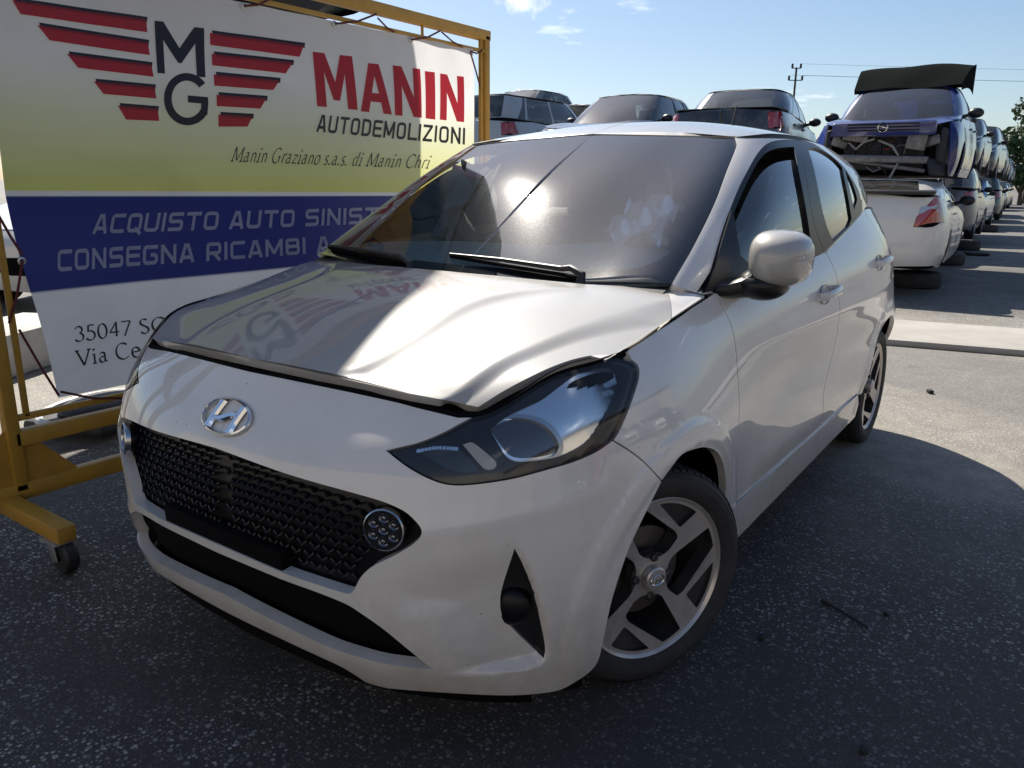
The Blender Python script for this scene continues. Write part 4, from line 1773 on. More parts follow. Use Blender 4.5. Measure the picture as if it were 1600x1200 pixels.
mb.box((.70, 0, .70), (.5, .9, .04))
car_part(mb.build("underbody", dull_black))
# black valance under the bumper
e = low.G[:150, 2]
e = e[(e[:, 0] < .45)]
S_ = np.stack([e+[.012, -.008, .02], e+[.03, -.02, -.035], e+[.12, -.10, -.03]], 1)
mb = MB()
for sg in (1, -1):
    mb.grid(S_*[1, sg, 1])
car_part(mb.build("bumper_valance", dull_black))

# ---------------------------------------------------------------- what shows of the cabin
dash_m = mat("dash_plastic", (.60, .62, .55), .6, noise=.1, nscale=30, bump=.15, bscale=400)
dash_dark = mat("dash_dark", (.03, .03, .032), .6)
seat_m = mat("seat_cloth", (.15, .15, .15), .85, noise=.2, nscale=60, bump=.3, bscale=300)
cloth_w = mat("airbag_cloth", (.72, .70, .66), .8, bump=.4, bscale=25)
head_m = mat("headlining", (.38, .37, .35), .9)
ss = np.linspace(-1, 1, 31)
prof = [(.90, .925), (1.0, .972), (1.10, 1.012), (1.22, 1.035), (1.34, 1.030), (1.42, .99), (1.45, .92), (1.42, .80), (1.40, .66)]
S_ = np.array([[(x+.04*(1-s_*s_)*(-1 if x < 1.1 else .3), s_*(.64 if x < 1.0 else .70), z-.025*abs(s_)**3+(.028*math.exp(-((s_+.5)/.28)**2) if 1.15 < x < 1.45 else 0)) for (x, z) in prof] for s_ in ss])
dash = car_part(MB().grid(S_).build("dashboard", dash_m, angle=60))
mb = MB().box((1.43, -.36, 1.01), (.10, .30, .06), Matrix.Rotation(.3, 3, 'Y'), .02)
mb.build("instrument_hood", dash_dark, dash)
MB().box((1.40, 0, 1.0), (.03, .20, .12), Matrix.Rotation(.2, 3, 'Y'), .01).build("screen", gloss_black, dash)
# steering wheel
cW = Vector((1.60, -.36, .93))
axis = Vector((.88, 0, .48)).normalized()
M = frame_from(cW, axis)
mb = MB()
mb.tube([M @ Vector((.178*math.cos(a), .178*math.sin(a), 0)) for a in np.linspace(0, 2*math.pi, 41)], .015, 8, cap=False)
mb.box(M @ Vector((0, 0, -.01)), (.12, .14, .05), M.to_3x3(), .02)
for a in (0, 180, 270):
    mb.beam(M @ Vector((.05*math.cos(R(a)), .05*math.sin(R(a)), -.01)), M @ Vector((.17*math.cos(R(a)), .17*math.sin(R(a)), 0)), .03, .012)
mb.tube([cW-axis*.02, cW-axis*.25], .03, 8)
car_part(mb.build("steering_wheel", dash_dark))


def seat(x, y, wd, nm, hr):
    mb = MB()
    mb.box((x-.05, y, .53), (.50, wd, .16), Matrix.Rotation(-.12, 3, 'Y'), .05)
    mb.box((x+.30, y, .84), (.13, wd*.96, .58), Matrix.Rotation(.22, 3, 'Y'), .05)
    o = car_part(mb.build(nm, seat_m, angle=60))
    for dy in hr:
        MB().box((x+.405, y+dy, 1.215), (.10, .27, .19), Matrix.Rotation(.18, 3, 'Y'), .045).build("headrest", seat_m, o, angle=60)
        MB().tube([(x+.385, y+dy-.06, 1.08), (x+.40, y+dy-.06, 1.18)], .006, 6).tube([(x+.385, y+dy+.06, 1.08), (x+.40, y+dy+.06, 1.18)], .006, 6).build("headrest_post", chrome, o)


seat(1.95, -.36, .50, "front_seat", (0,))
seat(1.95, .36, .50, "front_seat", (0,))
seat(2.75, 0, 1.24, "rear_seat", (-.36, .36))
# lining
mb = MB()
G_ = roof.G[::6, ::6]-np.array((0, 0, .035))
for sg in (1, -1):
    mb.grid(G_*[1, sg, 1])
car_part(mb.build("headlining", head_m))
mb = MB().tube([(1.735, 0, 1.40), (1.72, 0, 1.36), (1.73, 0, 1.335)], .010, 8)
mb.box((1.735, 0, 1.325), (.03, .24, .065), Matrix.Rotation(.25, 3, 'Y'), .012)
mb.box((1.68, 0, 1.375), (.07, .11, .035), Matrix.Rotation(-.5, 3, 'Y'), .01)
car_part(mb.build("inner_mirror", dash_dark))
# a burst side curtain of white cloth and a limp bag over the far side of the dashboard
def cloth(name, c, w_, h_, seed, m, tilt=0, yaw=0, amp=.02):
    r_ = np.random.default_rng(seed)
    nu, nv = 26, 30
    u, v = np.meshgrid(np.linspace(-.5, .5, nu), np.linspace(0, 1, nv), indexing='ij')
    z = -v*h_
    x = u*w_*(1-.25*np.sin(v*3.1))+.02*np.sin(v*7+seed)
    y = np.zeros_like(u)
    for k in range(7):
        fx, fy, ph = r_.uniform(3, 16), r_.uniform(1, 9), r_.uniform(0, 6)
        y += amp*r_.uniform(.3, 1)*np.sin(u*fx+v*fy+ph)
    P = np.stack([x, y, z], -1)
    M_ = Matrix.Rotation(yaw, 3, 'Z') @ Matrix.Rotation(tilt, 3, 'X')
    P = P @ np.array(M_).T+np.array(c)
    P2 = P+np.array(M_ @ Vector((0, .006, 0)))
    mb = MB().grid(P)
    mb.grid(P2)
    return mb.build(name, m)


car_part(cloth("curtain_airbag", (2.14, -.05, 1.36), .16, .42, 3, cloth_w, yaw=1.5))
car_part(cloth("side_airbag", (1.60, .52, 1.30), .20, .30, 5, mat("dull_bag", (.30, .30, .27), .8), yaw=1.2, tilt=.3, amp=.03))
# crumpled clear wrapping lying on the dashboard in front of the driver
r_ = np.random.default_rng(11)
nu = 26
u, v = np.meshgrid(np.linspace(-.5, .5, nu), np.linspace(-.5, .5, nu), indexing='ij')
zz = .040*np.abs(np.sin(4.2*u+2.1*v+.6))+.028*np.abs(np.sin(6.5*v-4*u+1))+.006*np.sin(17*u+11*v)
P = np.stack([1.30+v*.18+.10*u, -.42+u*.24, 1.09+v*.11+zz], -1)
car_part(MB().grid(P).build("foil_sheet", mat("crinkled_foil", (.85, .86, .88), .25, metal=.4), angle=25))
# ---------------------------------------------------------------- the scrapped cars: one builder, many bodies
def paint_of(name, c, rough=.35, coat=.9, cr=.05):
    return mat(name, c, rough, coat=coat, coat_rough=cr, noise=.06, nscale=4, dirt=(.30, .26, .21), dirt_amt=.35, dirt_scale=4, rough_var=.15)


red_lens = mat("red_lens", (.35, .01, .012), .1, coat=1)
amber = mat("amber_lens", (.6, .18, .01), .1, coat=1)
clear_lens = mat("clear_lamp", (.45, .47, .5), .08, metal=.4, coat=1)
car_glass = glass("scrap_car_glass", (.45, .50, .49), 1.3, 0.0, dust=.05)
steel_rim = mat("steel_rim", (.45, .45, .46), .4, metal=.7, noise=.1, dirt=(.2, .15, .1), dirt_amt=.4)
tyre_flat = tyre_m

_W = {}


def small_wheel():
    """tyre and spoked disc as two shared meshes, about local y"""
    if 'm' in _W:
        return _W['m']
    Mx = Matrix.Rotation(R(90), 4, 'X')
    t = MB().lathe([(.195, .085), (.215, .095), (.26, .095), (.295, .080), (.305, .05), (.305, -.05), (.295, -.08), (.26, -.095), (.195, -.085)], Mx, 36)
    d = MB()
    d.lathe([(.195, .085), (.190, .06), (.10, .045), (.06, .06), (0, .065)], Mx, 36)
    for k in range(7):
        a = 2*math.pi*k/7
        d.beam(Mx @ Vector((.05*math.cos(a), .05*math.sin(a), .066)), Mx @ Vector((.188*math.cos(a), .188*math.sin(a), .074)), .045, .03, .004, up=(0, 1, 0))
    _W['m'] = (t, d)
    return _W['m']


def gen_surfaces(L, H, axf, axr, cowl, wst, rfe, rb, noseh, belt, deckh, W=.84, sedan=False, slope=.14):
    def topz(x):
        return float(np.interp(x, [0, .3, cowl, cowl+.3, rb-.3, rb, L], [noseh, noseh+.06, belt-.03, belt, belt+.07, deckh if sedan else belt+.08, deckh]))
    s_ = W/.84
    rb_ribs = [(0, 0, -1, 0), (.012, .35, -1, -.0), (.07, .60, -.9, .4), (.20, .755, -.55, .8), (.45, .815, -.1, 1), (axf, .835, 0, 1), (1.25, .825, 0, 1), (1.9, .83, 0, 1),
               (axr-.5, .83, 0, 1), (axr, .838, 0, 1), (L-.32, .80, .2, 1), (L-.10, .68, .8, .5), (L-.02, .36, 1, 0), (L, 0, 1, 0)]
    T = []
    for (x, w_, dx, dw) in rb_ribs:
        fr, re = x < .3, x > L-.25
        tz = topz(min(max(x, 0), L))
        ins = [.05, .015, 0, .004, (.05 if fr else .03), (slope if fr else .075)]
        zs = [.19, .31, .45, .60, .60+(tz-.60)*.55, tz]
        T.append([(x-dx*i_, max(0, (w_-max(dw, 0)*i_))*s_ if w_ > 0 else 0, z) for i_, z in zip(ins, zs)])
    lo = Sheet(T, 150, 40)
    bw = .735*s_
    base = [(cowl-.12, 0), (cowl-.07, .42), (cowl+.02, .66), (cowl+.26, bw/s_), (cowl+.7, .755), ((cowl+rb)/2, .76), (rb-.6, .745), (rb-.22, .70), (rb-.02, .56), (rb+.05, .30), (rb+.06, 0)]
    ring = [(wst, 0), (wst, .30), (wst+.0, .53), (wst+.10, .575), (wst+.35, .60), ((wst+rfe)/2+.1, .605), (rfe-.35, .59), (rfe-.12, .56), (rfe-.02, .47), (rfe+.02, .25), (rfe+.03, 0)]
    T2 = []
    for (bx, b_), (rx, r_) in zip(base, ring):
        zb = topz(bx)+(.0 if b_ > .6 else .005)
        zr = H-.055-(.012 if r_ > .5 else 0)+.02*(1-(r_/.6)**2)
        row = []
        for t in (0, .35, .7, 1):
            bul = .028*math.sin(math.pi*t)
            row.append((bx+(rx-bx)*t, max(0, b_+(r_-b_)*t+(bul if b_ > .5 else 0))*s_ if b_ > 0 else 0, zb+(zr-zb)*t+(bul*.6 if b_ < .5 else 0)))
        T2.append(row)
    tp = Sheet(T2, 140, 24)
    lo.make_bvh()
    tp.make_bvh()
    return lo, tp, topz


def cap_surface(A, B, n, crown):
    """ruled skin between two curves with a slight crown"""
    t = np.linspace(0, 1, n)[:, None, None]
    P = A[None]*(1-t)+B[None]*t
    P[..., 2] += crown*np.sin(np.pi*t[..., 0])
    return P


def resamp(P, n):
    k = np.concatenate([[0], np.cumsum(np.linalg.norm(np.diff(P, axis=0), axis=1))])
    return np.stack([np.interp(np.linspace(0, k[-1], n), k, P[:, q]) for q in range(3)], 1)


def mirror_grid(P):
    mb = MB()
    mb.grid(P)
    mb.grid(P*[1, -1, 1])
    return mb


def gen_car(name, label, cat, pm, L=4.1, H=1.45, axf=.85, axr=3.3, cowl=1.15, wst=1.95, rfe=3.45, rb=3.75, noseh=.78, belt=.93, deckh=1.0, W=.84, sedan=False,
            doors=True, wheels=(1, 1, 1, 1), lamps=True, glass_on=True, hood_on=True, front_on=True, group=None, windshield=True, slope=.14, side_glass_on=True, solid=False, tail_q=None):
    root = empty(name, label=label, cat=cat, group=group)
    lo, tp, topz = gen_surfaces(L, H, axf, axr, cowl, wst, rfe, rb, noseh, belt, deckh, W, sedan, slope)
    VL_, UL_ = lo.V[-1], lo.U[-1]
    arches = []
    for cx in (axf, axr):
        arches.append(side_trace(lo, [(cx+.335*math.cos(a), .29+.335*math.sin(a)) for a in np.radians(np.linspace(-12, 192, 26))]+[(cx-.33, .10), (cx+.33, .10)], True, .1))
    for a in arches:
        a[-3:, 1] = np.minimum(a[-3:, 1], -.02)
    hl_q = np.array([(.44, .62), (.62, .60), (.98, .66), (1.0, .72), (.80, .735), (.46, .70)])*[1, VL_/.80]
    tl_q = np.array(tail_q if tail_q else [(-1.02, .58), (-.64, .55), (-.62, .74), (-.95, .76)])*[1, VL_/.80]+[UL_, 0]
    lq = ([tl_q]+([hl_q] if front_on else [])) if lamps else []
    # doors
    dl = []
    if doors:
        x0, x1, x2 = cowl+.10, (cowl+rb)/2-.02, min(axr-.12, rb-.35)
        dl = [side_trace(lo, [(x0, .30, 1), (x0-.03, .55), (x0+.02, topz(x0)-.006, 1), (x1, topz(x1)-.006, 1), (x1-.02, .5), (x1+.04, .30, 1)], True, .12)]
        if cat not in ("coupe",):
            dl.append(side_trace(lo, [(x1+.045, .30, 1), (x1-.012, .5), (x1+.008, topz(x1)-.006, 1), (x2, topz(x2)-.006, 1), (x2+.03, .80), (axr-.30, .56), (axr-.40, .30, 1)], True, .12))
    u0 = 0.0 if front_on else float(np.interp(.30, lo.G[:70, 20, 0], lo.U[:70]))
    full = np.array([(u0, .01), (UL_, .01), (UL_, VL_), (u0, VL_)])
    for s_ in (1, -1):
        pass
    body = panel(lo, "body", full, pm, root, holes=arches+dl+lq, mirror=front_on, flange=.02, res=.035, gap=0) if front_on else None
    if not front_on:
        for s_ in (-1, 1):
            panel(lo, "body", full, pm, root, holes=arches+dl+lq, side=s_, flange=.02, res=.035, gap=0)
    for sd in (-1, 1):
        for d_ in dl:
            o = panel(lo, "door", d_, pm, root, side=sd, flange=.02, res=.05, gap=.006)
            c = d_.mean(0)
            hx = d_[:, 0].max()-.16
            P_, N_ = lo.lift(np.array([(hx, VL_-.13)]), .012)
            MB().box(P_[0]*[1, sd, 1], (.17, .025, .025), None, .008).build("door_handle", pm if sd < 0 else pm, o)
    # inner dark shell
    Q = lo.G[::3, ::3]-lo.N[::3, ::3]*.03
    mb = MB()
    for sg in (1, -1):
        nu, nv = Q.shape[:2]
        fs = [(i*nv+j, (i+1)*nv+j, (i+1)*nv+j+1, i*nv+j+1) for i in range(nu-1) for j in range(nv-1)
              if min(math.hypot(Q[i, j, 0]-axf, Q[i, j, 2]-.29), math.hypot(Q[i, j, 0]-axr, Q[i, j, 2]-.29)) > .36 and (front_on or Q[i, j, 0] > .5)]
        mb.add((Q*[1, sg, 1]).reshape(-1, 3).tolist(), fs)
    mb.box((L/2, 0, .24), (L*.8, W*1.5, .06))
    mb.box((axf, 0, .5), (.75, W*1.15, .5))
    mb.box((axr, 0, .5), (.75, W*1.15, .5))
    mb.build("inner_shell", dull_black, root, smooth=False)
    # bonnet and rear deck
    lt, tb = lo.G[:, -1], tp.G[:, 0]
    if hood_on:
        A = resamp(lt[:int(np.argmax(lt[:, 0] > cowl+.12))+1], 40)
        B = resamp(tb[:int(np.argmax(tb[:, 0] > cowl+.12))+1], 40)
        mirror_grid(cap_surface(A, B, 14, .035)).build("bonnet", pm, root, angle=50)
    if sedan:
        n1 = len(lt)-int(np.argmax(lt[:, 0] > rb-.25))
        n2 = len(tb)-int(np.argmax(tb[:, 0] > rb-.25))
        mirror_grid(cap_surface(resamp(lt[-n1:], 40), resamp(tb[-n2:], 40), 12, .02)).build("boot_lid", pm, root, angle=50)
    # glasshouse
    UT_, VT_ = tp.U[-1], tp.V[-1]
    def u_of(x, row=0):
        sl = slice(30, 115)
        return float(np.interp(x, tp.G[sl, row, 0], tp.U[sl]))
    uws = float(np.interp(.625*W/.84, tp.G[:50, 12, 1], tp.U[:50]))
    k2 = len(tp.U)-45
    urw = UT_-float(np.interp(.50*W/.84, tp.G[k2:, 12, 1][::-1], (UT_-tp.U[k2:])[::-1]))
    ws = np.array([(0, .012), (uws-.02, .012), (uws-.045, VT_-.012), (0, VT_-.012)])
    rw = np.array([(urw, .05), (UT_, .05), (UT_, VT_-.04), (urw+.02, VT_-.04)])
    xb = (cowl+rb)/2
    vv = lambda f: .03+(VT_-.075)*f
    def quad(xa0, xa1, xt0, xt1):
        return np.array([(u_of(xa0), vv(0)), (u_of(xa1), vv(0)), (u_of(xt1, 20), vv(1)), (u_of(xt0, 20), vv(1))])
    sw = [quad(cowl+.30, xb-.03, wst+.12, xb-.02), quad(xb+.04, rb-.55, xb+.05, rfe-.45), quad(rb-.50, rb-.26, rfe-.40, rfe-.33)]
    if solid:
        sw = sw[:1]
    holes = list(sw)
    panel(tp, "cabin_shell", np.array([(0, VT_), (0, VT_-.010), (uws-.04, VT_-.010), (uws, 0), (UT_, 0), (UT_, VT_)]), pm, root, holes=holes+[rw], mirror=True, flange=.02, res=.05, gap=0)
    if glass_on:
        if windshield:
            panel(tp, "windscreen", np.array([(0, 0.0), (uws, 0.0), (uws-.04, VT_-.010), (0, VT_-.010)]), car_glass, root, mirror=True, flange=0, res=.06, gap=.002, off=-.004)
        panel(tp, "rear_window", rw, car_glass, root, mirror=True, flange=0, res=.06, gap=-.01, off=-.006)
        if side_glass_on:
            for sd in (-1, 1):
                for q in sw:
                    panel(tp, "window", q, car_glass, root, side=sd, flange=0, res=.08, gap=-.008, off=-.008)
    rt = tp.G[:, -1]
    C_ = rt.copy()
    C_[:, 1] = 0
    crown = .045*(1-((rt[:, 1])/(.62*W/.84))**2)
    t = np.linspace(0, 1, 10)[:, None]
    P = np.stack([rt*(1-q)+C_*q for q in np.linspace(0, 1, 10)])
    xm = np.clip((rt[:, 0]-wst)/(rfe-wst), 0, 1)
    P[..., 2] += .045*(4*xm*(1-xm))[None]**.5*(1-(P[..., 1]/np.maximum(rt[:, 1], .01)[None].clip(.3))**2)
    mirror_grid(P).build("roof", pm, root, angle=60)
    # lamps
    if lamps:
        for sd in (-1, 1):
            if front_on:
                panel(lo, "headlight", hl_q, clear_lens, root, side=sd, flange=.01, res=.03, gap=.003, off=.002)
            panel(lo, "tail_lamp", tl_q, red_lens, root, side=sd, flange=.01, res=.03, gap=.003, off=.002)
        if front_on:
            q = np.array([(0, .18), (.45, .18), (.50, .26), (.44, .34), (0, .34)])
            panel(lo, "grille", q, dull_black, root, mirror=True, flange=0, res=.06, off=.005)
    for sd in (-1, 1):
        m_ = MB()
        m_.ellipsoid((cowl+.42, sd*(W+.03), belt+.06), (.07, .095, .065), nu=14, nv=10)
        m_.beam((cowl+.40, sd*(W-.12), belt+.02), (cowl+.42, sd*(W+.04), belt+.05), .05, .04)
        m_.build("door_mirror", black, root)
    t_, d_ = small_wheel()
    for k, (cx, sd) in enumerate(((axf, -1), (axf, 1), (axr, -1), (axr, 1))):
        if not wheels[k]:
            continue
        if 'tm' not in _W:
            wo = t_.build("wheel", tyre_m)
            do = d_.build("rim", steel_rim, wo)
            _W['tm'], _W['dm'] = wo.data, do.data
        else:
            wo = bpy.data.objects.new("wheel", _W['tm'])
            do = bpy.data.objects.new("rim", _W['dm'])
            COL.objects.link(wo)
            COL.objects.link(do)
            do.parent = wo
        wo.parent = root
        wo.location = (cx, sd*(W-.10), .305)
        wo.rotation_euler = (0, 0, math.pi if sd > 0 else 0)
    for y_ in (-.35, .35):
        MB().box((xb-.25, y_, .82), (.16, .46, .75), Matrix.Rotation(.25, 3, 'Y'), .05).build("seat", seat_m, root)
    mb = MB()
    mb.box((rb-.55, 0, .80), (.18, 1.15, .55), Matrix.Rotation(.3, 3, 'Y'), .05)
    mb.build("rear_seat", seat_m, root)
    MB().box((cowl+.25, 0, belt-.06), (.45, 1.25, .12), None, .03).build("dashboard", seat_m, root)
    root['_len'] = L
    return root


def put(root, x, y, z, heading, pitch=0, roll=0):
    """nose of the car at (x, y) looking along heading (degrees from +x); cars are built nose at 0, tail at +L"""
    root.rotation_euler = (roll, pitch, R(heading+180))
    root.location = (x, y, z)
    if '_len' in root:
        del root['_len']
    return root


def copy_tree(o, parent=None, pm=None, old=None):
    c = o.copy()
    COL.objects.link(c)
    c.parent = parent
    if pm and c.type == 'MESH' and c.data.materials and c.data.materials[0] == old:
        c.material_slots[0].link = 'OBJECT'
        c.material_slots[0].material = pm
    for ch in o.children:
        copy_tree(ch, c, pm, old)
    return c
# ---------------------------------------------------------------- ground
def ground_mat():
    m = bpy.data.materials.new("yard_asphalt")
    m.use_nodes = True
    t = m.node_tree
    b = t.nodes["Principled BSDF"]
    L = t.links.new
    N = t.nodes.new
    tc = N("ShaderNodeTexCoord")

    def noise(s, d=6, r=.6):
        n = N("ShaderNodeTexNoise")
        n.inputs["Scale"].default_value = s
        n.inputs["Detail"].default_value = d
        n.inputs["Roughness"].default_value = r
        L(tc.outputs["Object"], n.inputs["Vector"])
        return n.outputs[0]

    def rng_(o, a, b_, c, d):
        n = N("ShaderNodeMapRange")
        n.inputs[1].default_value, n.inputs[2].default_value, n.inputs[3].default_value, n.inputs[4].default_value = a, b_, c, d
        L(o, n.inputs[0])
        return n.outputs[0]

    def mix(f, a, c):
        n = N("ShaderNodeMix")
        n.data_type = 'RGBA'
        L(f, n.inputs[0])
        for s, v in ((6, a), (7, c)):
            if isinstance(v, tuple):
                n.inputs[s].default_value = (*v, 1)
            else:
                L(v, n.inputs[s])
        return n.outputs[2]

    def math_(op, a, c):
        n = N("ShaderNodeMath")
        n.operation = op
        for s, v in ((0, a), (1, c)):
            if isinstance(v, (int, float)):
                n.inputs[s].default_value = v
            else:
                L(v, n.inputs[s])
        return n.outputs[0]
    base = mix(rng_(noise(.55, 5), .35, .65, 0, 1), (.26, .238, .20), (.38, .352, .30))
    base = mix(rng_(noise(7, 8, .7), .35, .7, 0, .55), base, (.080, .076, .070))
    # worn, smoother and darker path
    worn = rng_(noise(.28, 3), .50, .62, 0, .7)
    base = mix(worn, base, (.105, .101, .095))
    # pale dust lies midway; near and far asphalt darkened with painted shade
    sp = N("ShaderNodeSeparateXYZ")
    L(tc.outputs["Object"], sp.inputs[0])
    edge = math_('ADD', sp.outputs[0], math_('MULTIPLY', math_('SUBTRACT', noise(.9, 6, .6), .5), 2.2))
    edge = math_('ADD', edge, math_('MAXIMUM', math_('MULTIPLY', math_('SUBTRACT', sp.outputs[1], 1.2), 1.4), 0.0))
    near_shade = rng_(edge, 1.7, 3.1, .88, 0)
    far_shade = rng_(edge, 7.0, 8.2, 0, .60)
    dark = math_('MAXIMUM', near_shade, far_shade)
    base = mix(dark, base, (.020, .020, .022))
    dens = math_('MAXIMUM', rng_(noise(1.1, 6, .65), .40, .60, .10, 1.0), rng_(noise(.35, 2), .52, .60, 0, .5))
    hs = []
    kk = []
    for sc, thr, col in ((50, .82, (.40, .385, .36)), (85, .66, (.58, .56, .53)), (150, .52, (.36, .345, .32))):
        v = N("ShaderNodeTexVoronoi")
        v.inputs["Scale"].default_value = sc
        v.inputs["Randomness"].default_value = 1
        L(tc.outputs["Object"], v.inputs["Vector"])
        sep = N("ShaderNodeSeparateColor")
        L(v.outputs["Color"], sep.inputs[0])
        pick = math_('GREATER_THAN', sep.outputs[0], thr)
        stone = rng_(v.outputs["Distance"], .30, .42, 1, 0)
        k = math_('MULTIPLY', pick, stone)
        k = math_('MULTIPLY', k, dens)
        k = math_('MULTIPLY', k, math_('SUBTRACT', 1.0, math_('MULTIPLY', worn, 1.0)))
        var = N("ShaderNodeVectorMath")
        var.operation = 'SCALE'
        var.inputs[0].default_value = col
        L(rng_(sep.outputs[1], 0, 1, .45, 1.25), var.inputs[3])
        base = mix(k, base, var.outputs[0])
        kk.append(k)
        hs.append(math_('MULTIPLY', k, .6/ sc*30))
    # cracks
    v = N("ShaderNodeTexVoronoi")
    v.feature = 'DISTANCE_TO_EDGE'
    v.inputs["Scale"].default_value = .55
    wv = N("ShaderNodeMix")
    wv.data_type = 'VECTOR'
    wv.inputs[0].default_value = .12
    nn = N("ShaderNodeTexNoise")
    nn.inputs["Scale"].default_value = 3
    nn.inputs["Detail"].default_value = 6
    L(tc.outputs["Object"], nn.inputs["Vector"])
    L(tc.outputs["Object"], wv.inputs[4])
    L(nn.outputs["Color"], wv.inputs[5])
    L(wv.outputs[1], v.inputs["Vector"])
    crack = rng_(v.outputs["Distance"], .0, .006, .8, 0)
    # oil spots
    spot = rng_(noise(1.7, 4, .5), .66, .74, 0, .75)
    base = mix(spot, base, (.04, .038, .036))
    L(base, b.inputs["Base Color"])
    rr_ = math_('MAXIMUM', kk[0], kk[1])
    L(rng_(rr_, 0, 1, .78, .34), b.inputs["Roughness"])
    b.inputs["Specular IOR Level"].default_value = .6
    hgt = math_('ADD', math_('ADD', hs[0], hs[1]), math_('MULTIPLY', noise(35, 8, .7), .8))
    bp = N("ShaderNodeBump")
    bp.inputs["Strength"].default_value = .8
    bp.inputs["Distance"].default_value = .012
    L(hgt, bp.inputs["Height"])
    L(bp.outputs[0], b.inputs["Normal"])
    return m


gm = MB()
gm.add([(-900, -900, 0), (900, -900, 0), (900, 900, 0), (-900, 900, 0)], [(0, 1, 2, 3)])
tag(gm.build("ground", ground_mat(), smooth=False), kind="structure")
# smooth pale plate across the lane
slab_m = mat("worn_concrete", (.36, .34, .31), .7, noise=.12, nscale=6, bump=.3, bscale=80, dirt=(.18, .16, .14), dirt_amt=.5, dirt_scale=3)
a0, a1 = at(1400, 531, 2, .05), at(1600, 547, 2, .05)
b0, b1 = at(1400, 499, 2, .05), at(1600, 514, 2, .05)
dr = (a1-a0)/np.linalg.norm(a1-a0)
nr_ = (b0-a0)-dr*((b0-a0)@dr)
c_ = (a0+b0)/2
mb = MB()
L_ = 9.0
mid = c_+dr*2.6
mb.box((mid[0], mid[1], .025), (np.linalg.norm(nr_), L_, .05), Matrix.Rotation(math.atan2(dr[1], dr[0])+math.pi/2, 3, 'Z'), .008)
tag(mb.build("plate", slab_m), "pale worn concrete plate laid across the lane behind the white hatchback", "concrete plate")

# ---------------------------------------------------------------- banner on its yellow trolley frame
YB = 1.40
yel = mat("yellow_steel", (.50, .27, .035), .5, noise=.18, nscale=9, dirt=(.12, .07, .03), dirt_amt=.6, dirt_scale=9, bump=.15, bscale=30)
FR = empty("trolley_frame", (1.6, YB, 0), label="yellow steel trolley frame on castors with the banner stretched in it", cat="frame")


def fpart(mb, name, m=None, parent=None, **k):
    o = mb.build(name, m or yel, **k)
    p = parent or FR
    o.parent = p
    if p is FR:
        o.matrix_parent_inverse = Matrix.Translation(-Vector(FR.location))
    return o


def fb(px, py, y=YB):
    return Vector(at(px, py, 1, y))


pr_top = fb(757, 50)
xr, zt = pr_top.x, pr_top.z-.02
lp = fb(20, 620)
xl = fb(27, 735).x
print("frame", xr, zt, xl)
for x in (xl, xr):
    fpart(MB().beam((x, YB, .17), (x, YB, zt), .044, .05, .006, up=(0, 1, 0)), "post")
fpart(MB().beam((xl-.03, YB, zt), (xr+.03, YB, zt), .05, .055, .006), "top_rail")
zb = fb(100, 760).z
fpart(MB().beam((xl-1.2, YB, .17), (xr+.03, YB, .17), .05, .06, .006), "bottom_rail")
z2 = fb(120, 663).z
fpart(MB().beam((xl, YB, z2), (xr, YB, z2), .05, .055, .006), "middle_rail")
# inner thin rods round the banner
zi, xi0, xi1 = zt-.085, fb(38, 640).x, xr-.05
zi0 = fb(120, 632).z
print("rods", xi0, zi0, z2, zb)
fpart(MB().beam((xl, YB-.01, zi), (xr, YB-.01, zi), .018, .018, .002), "tie_rod")
fpart(MB().beam((xl, YB-.01, zi0), (xr, YB-.01, zi0), .018, .022, .002), "tie_rod")
fpart(MB().beam((xi0, YB-.01, zi0), (xi0, YB-.01, zt), .018, .018, .002, up=(0, 1, 0)), "tie_rod")
fpart(MB().beam((xi1, YB-.01, z2), (xi1, YB-.01, zt), .018, .018, .002, up=(0, 1, 0)), "tie_rod")
for x in (2.35, 1.2):
    fpart(MB().beam((x, YB-.004, zi), (x, YB-.004, zt), .012, .012, .002, up=(0, 1, 0)), "hanger")
# gusset plates at the feet of the posts
for x in (xl, xr):
    g_ = MB()
    for s_ in (1, -1):
        g_.add([(x+s_*.02, YB-.004, .19), (x+s_*.21, YB-.004, .19), (x+s_*.02, YB-.004, .40), (x+s_*.02, YB+.004, .19), (x+s_*.21, YB+.004, .19), (x+s_*.02, YB+.004, .40)],
               [(0, 1, 2), (3, 5, 4), (0, 3, 4, 1), (1, 4, 5, 2), (2, 5, 3, 0)])
    fpart(g_, "gusset_plate", smooth=False)
# cross feet with swivel castors
cas = mat("castor_black", (.02, .02, .02), .5)
zinc = mat("zinc_plate", (.45, .45, .44), .4, metal=.8, dirt=(.15, .1, .06), dirt_amt=.4)
for x in (xl, xr):
    foot = fpart(MB().beam((x-.05, YB-.43, .140), (x-.05, YB+.43, .140), .06, .055, .006), "cross_foot")
    for s_ in (-1, 1):
        y = YB+s_*.375
        c_o = MB()
        c_o.box((x-.05, y, .110), (.085, .10, .008), None, .002)
        c_o.beam((x-.082, y, .110), (x-.082, y-.02, .045), .034, .005, .001, up=(1, 0, 0))
        c_o.beam((x-.018, y, .110), (x-.018, y-.02, .045), .034, .005, .001, up=(1, 0, 0))
        co = fpart(c_o, "castor", zinc, foot)
        MB().lathe([(.012, -.022), (.050, -.022), (.056, -.014), (.056, .014), (.050, .022), (.012, .022)],
                   Matrix.Translation((x-.05, y-.02, .056)) @ Matrix.Rotation(R(90), 4, 'Y'), 28).build("castor_wheel", cas, co)

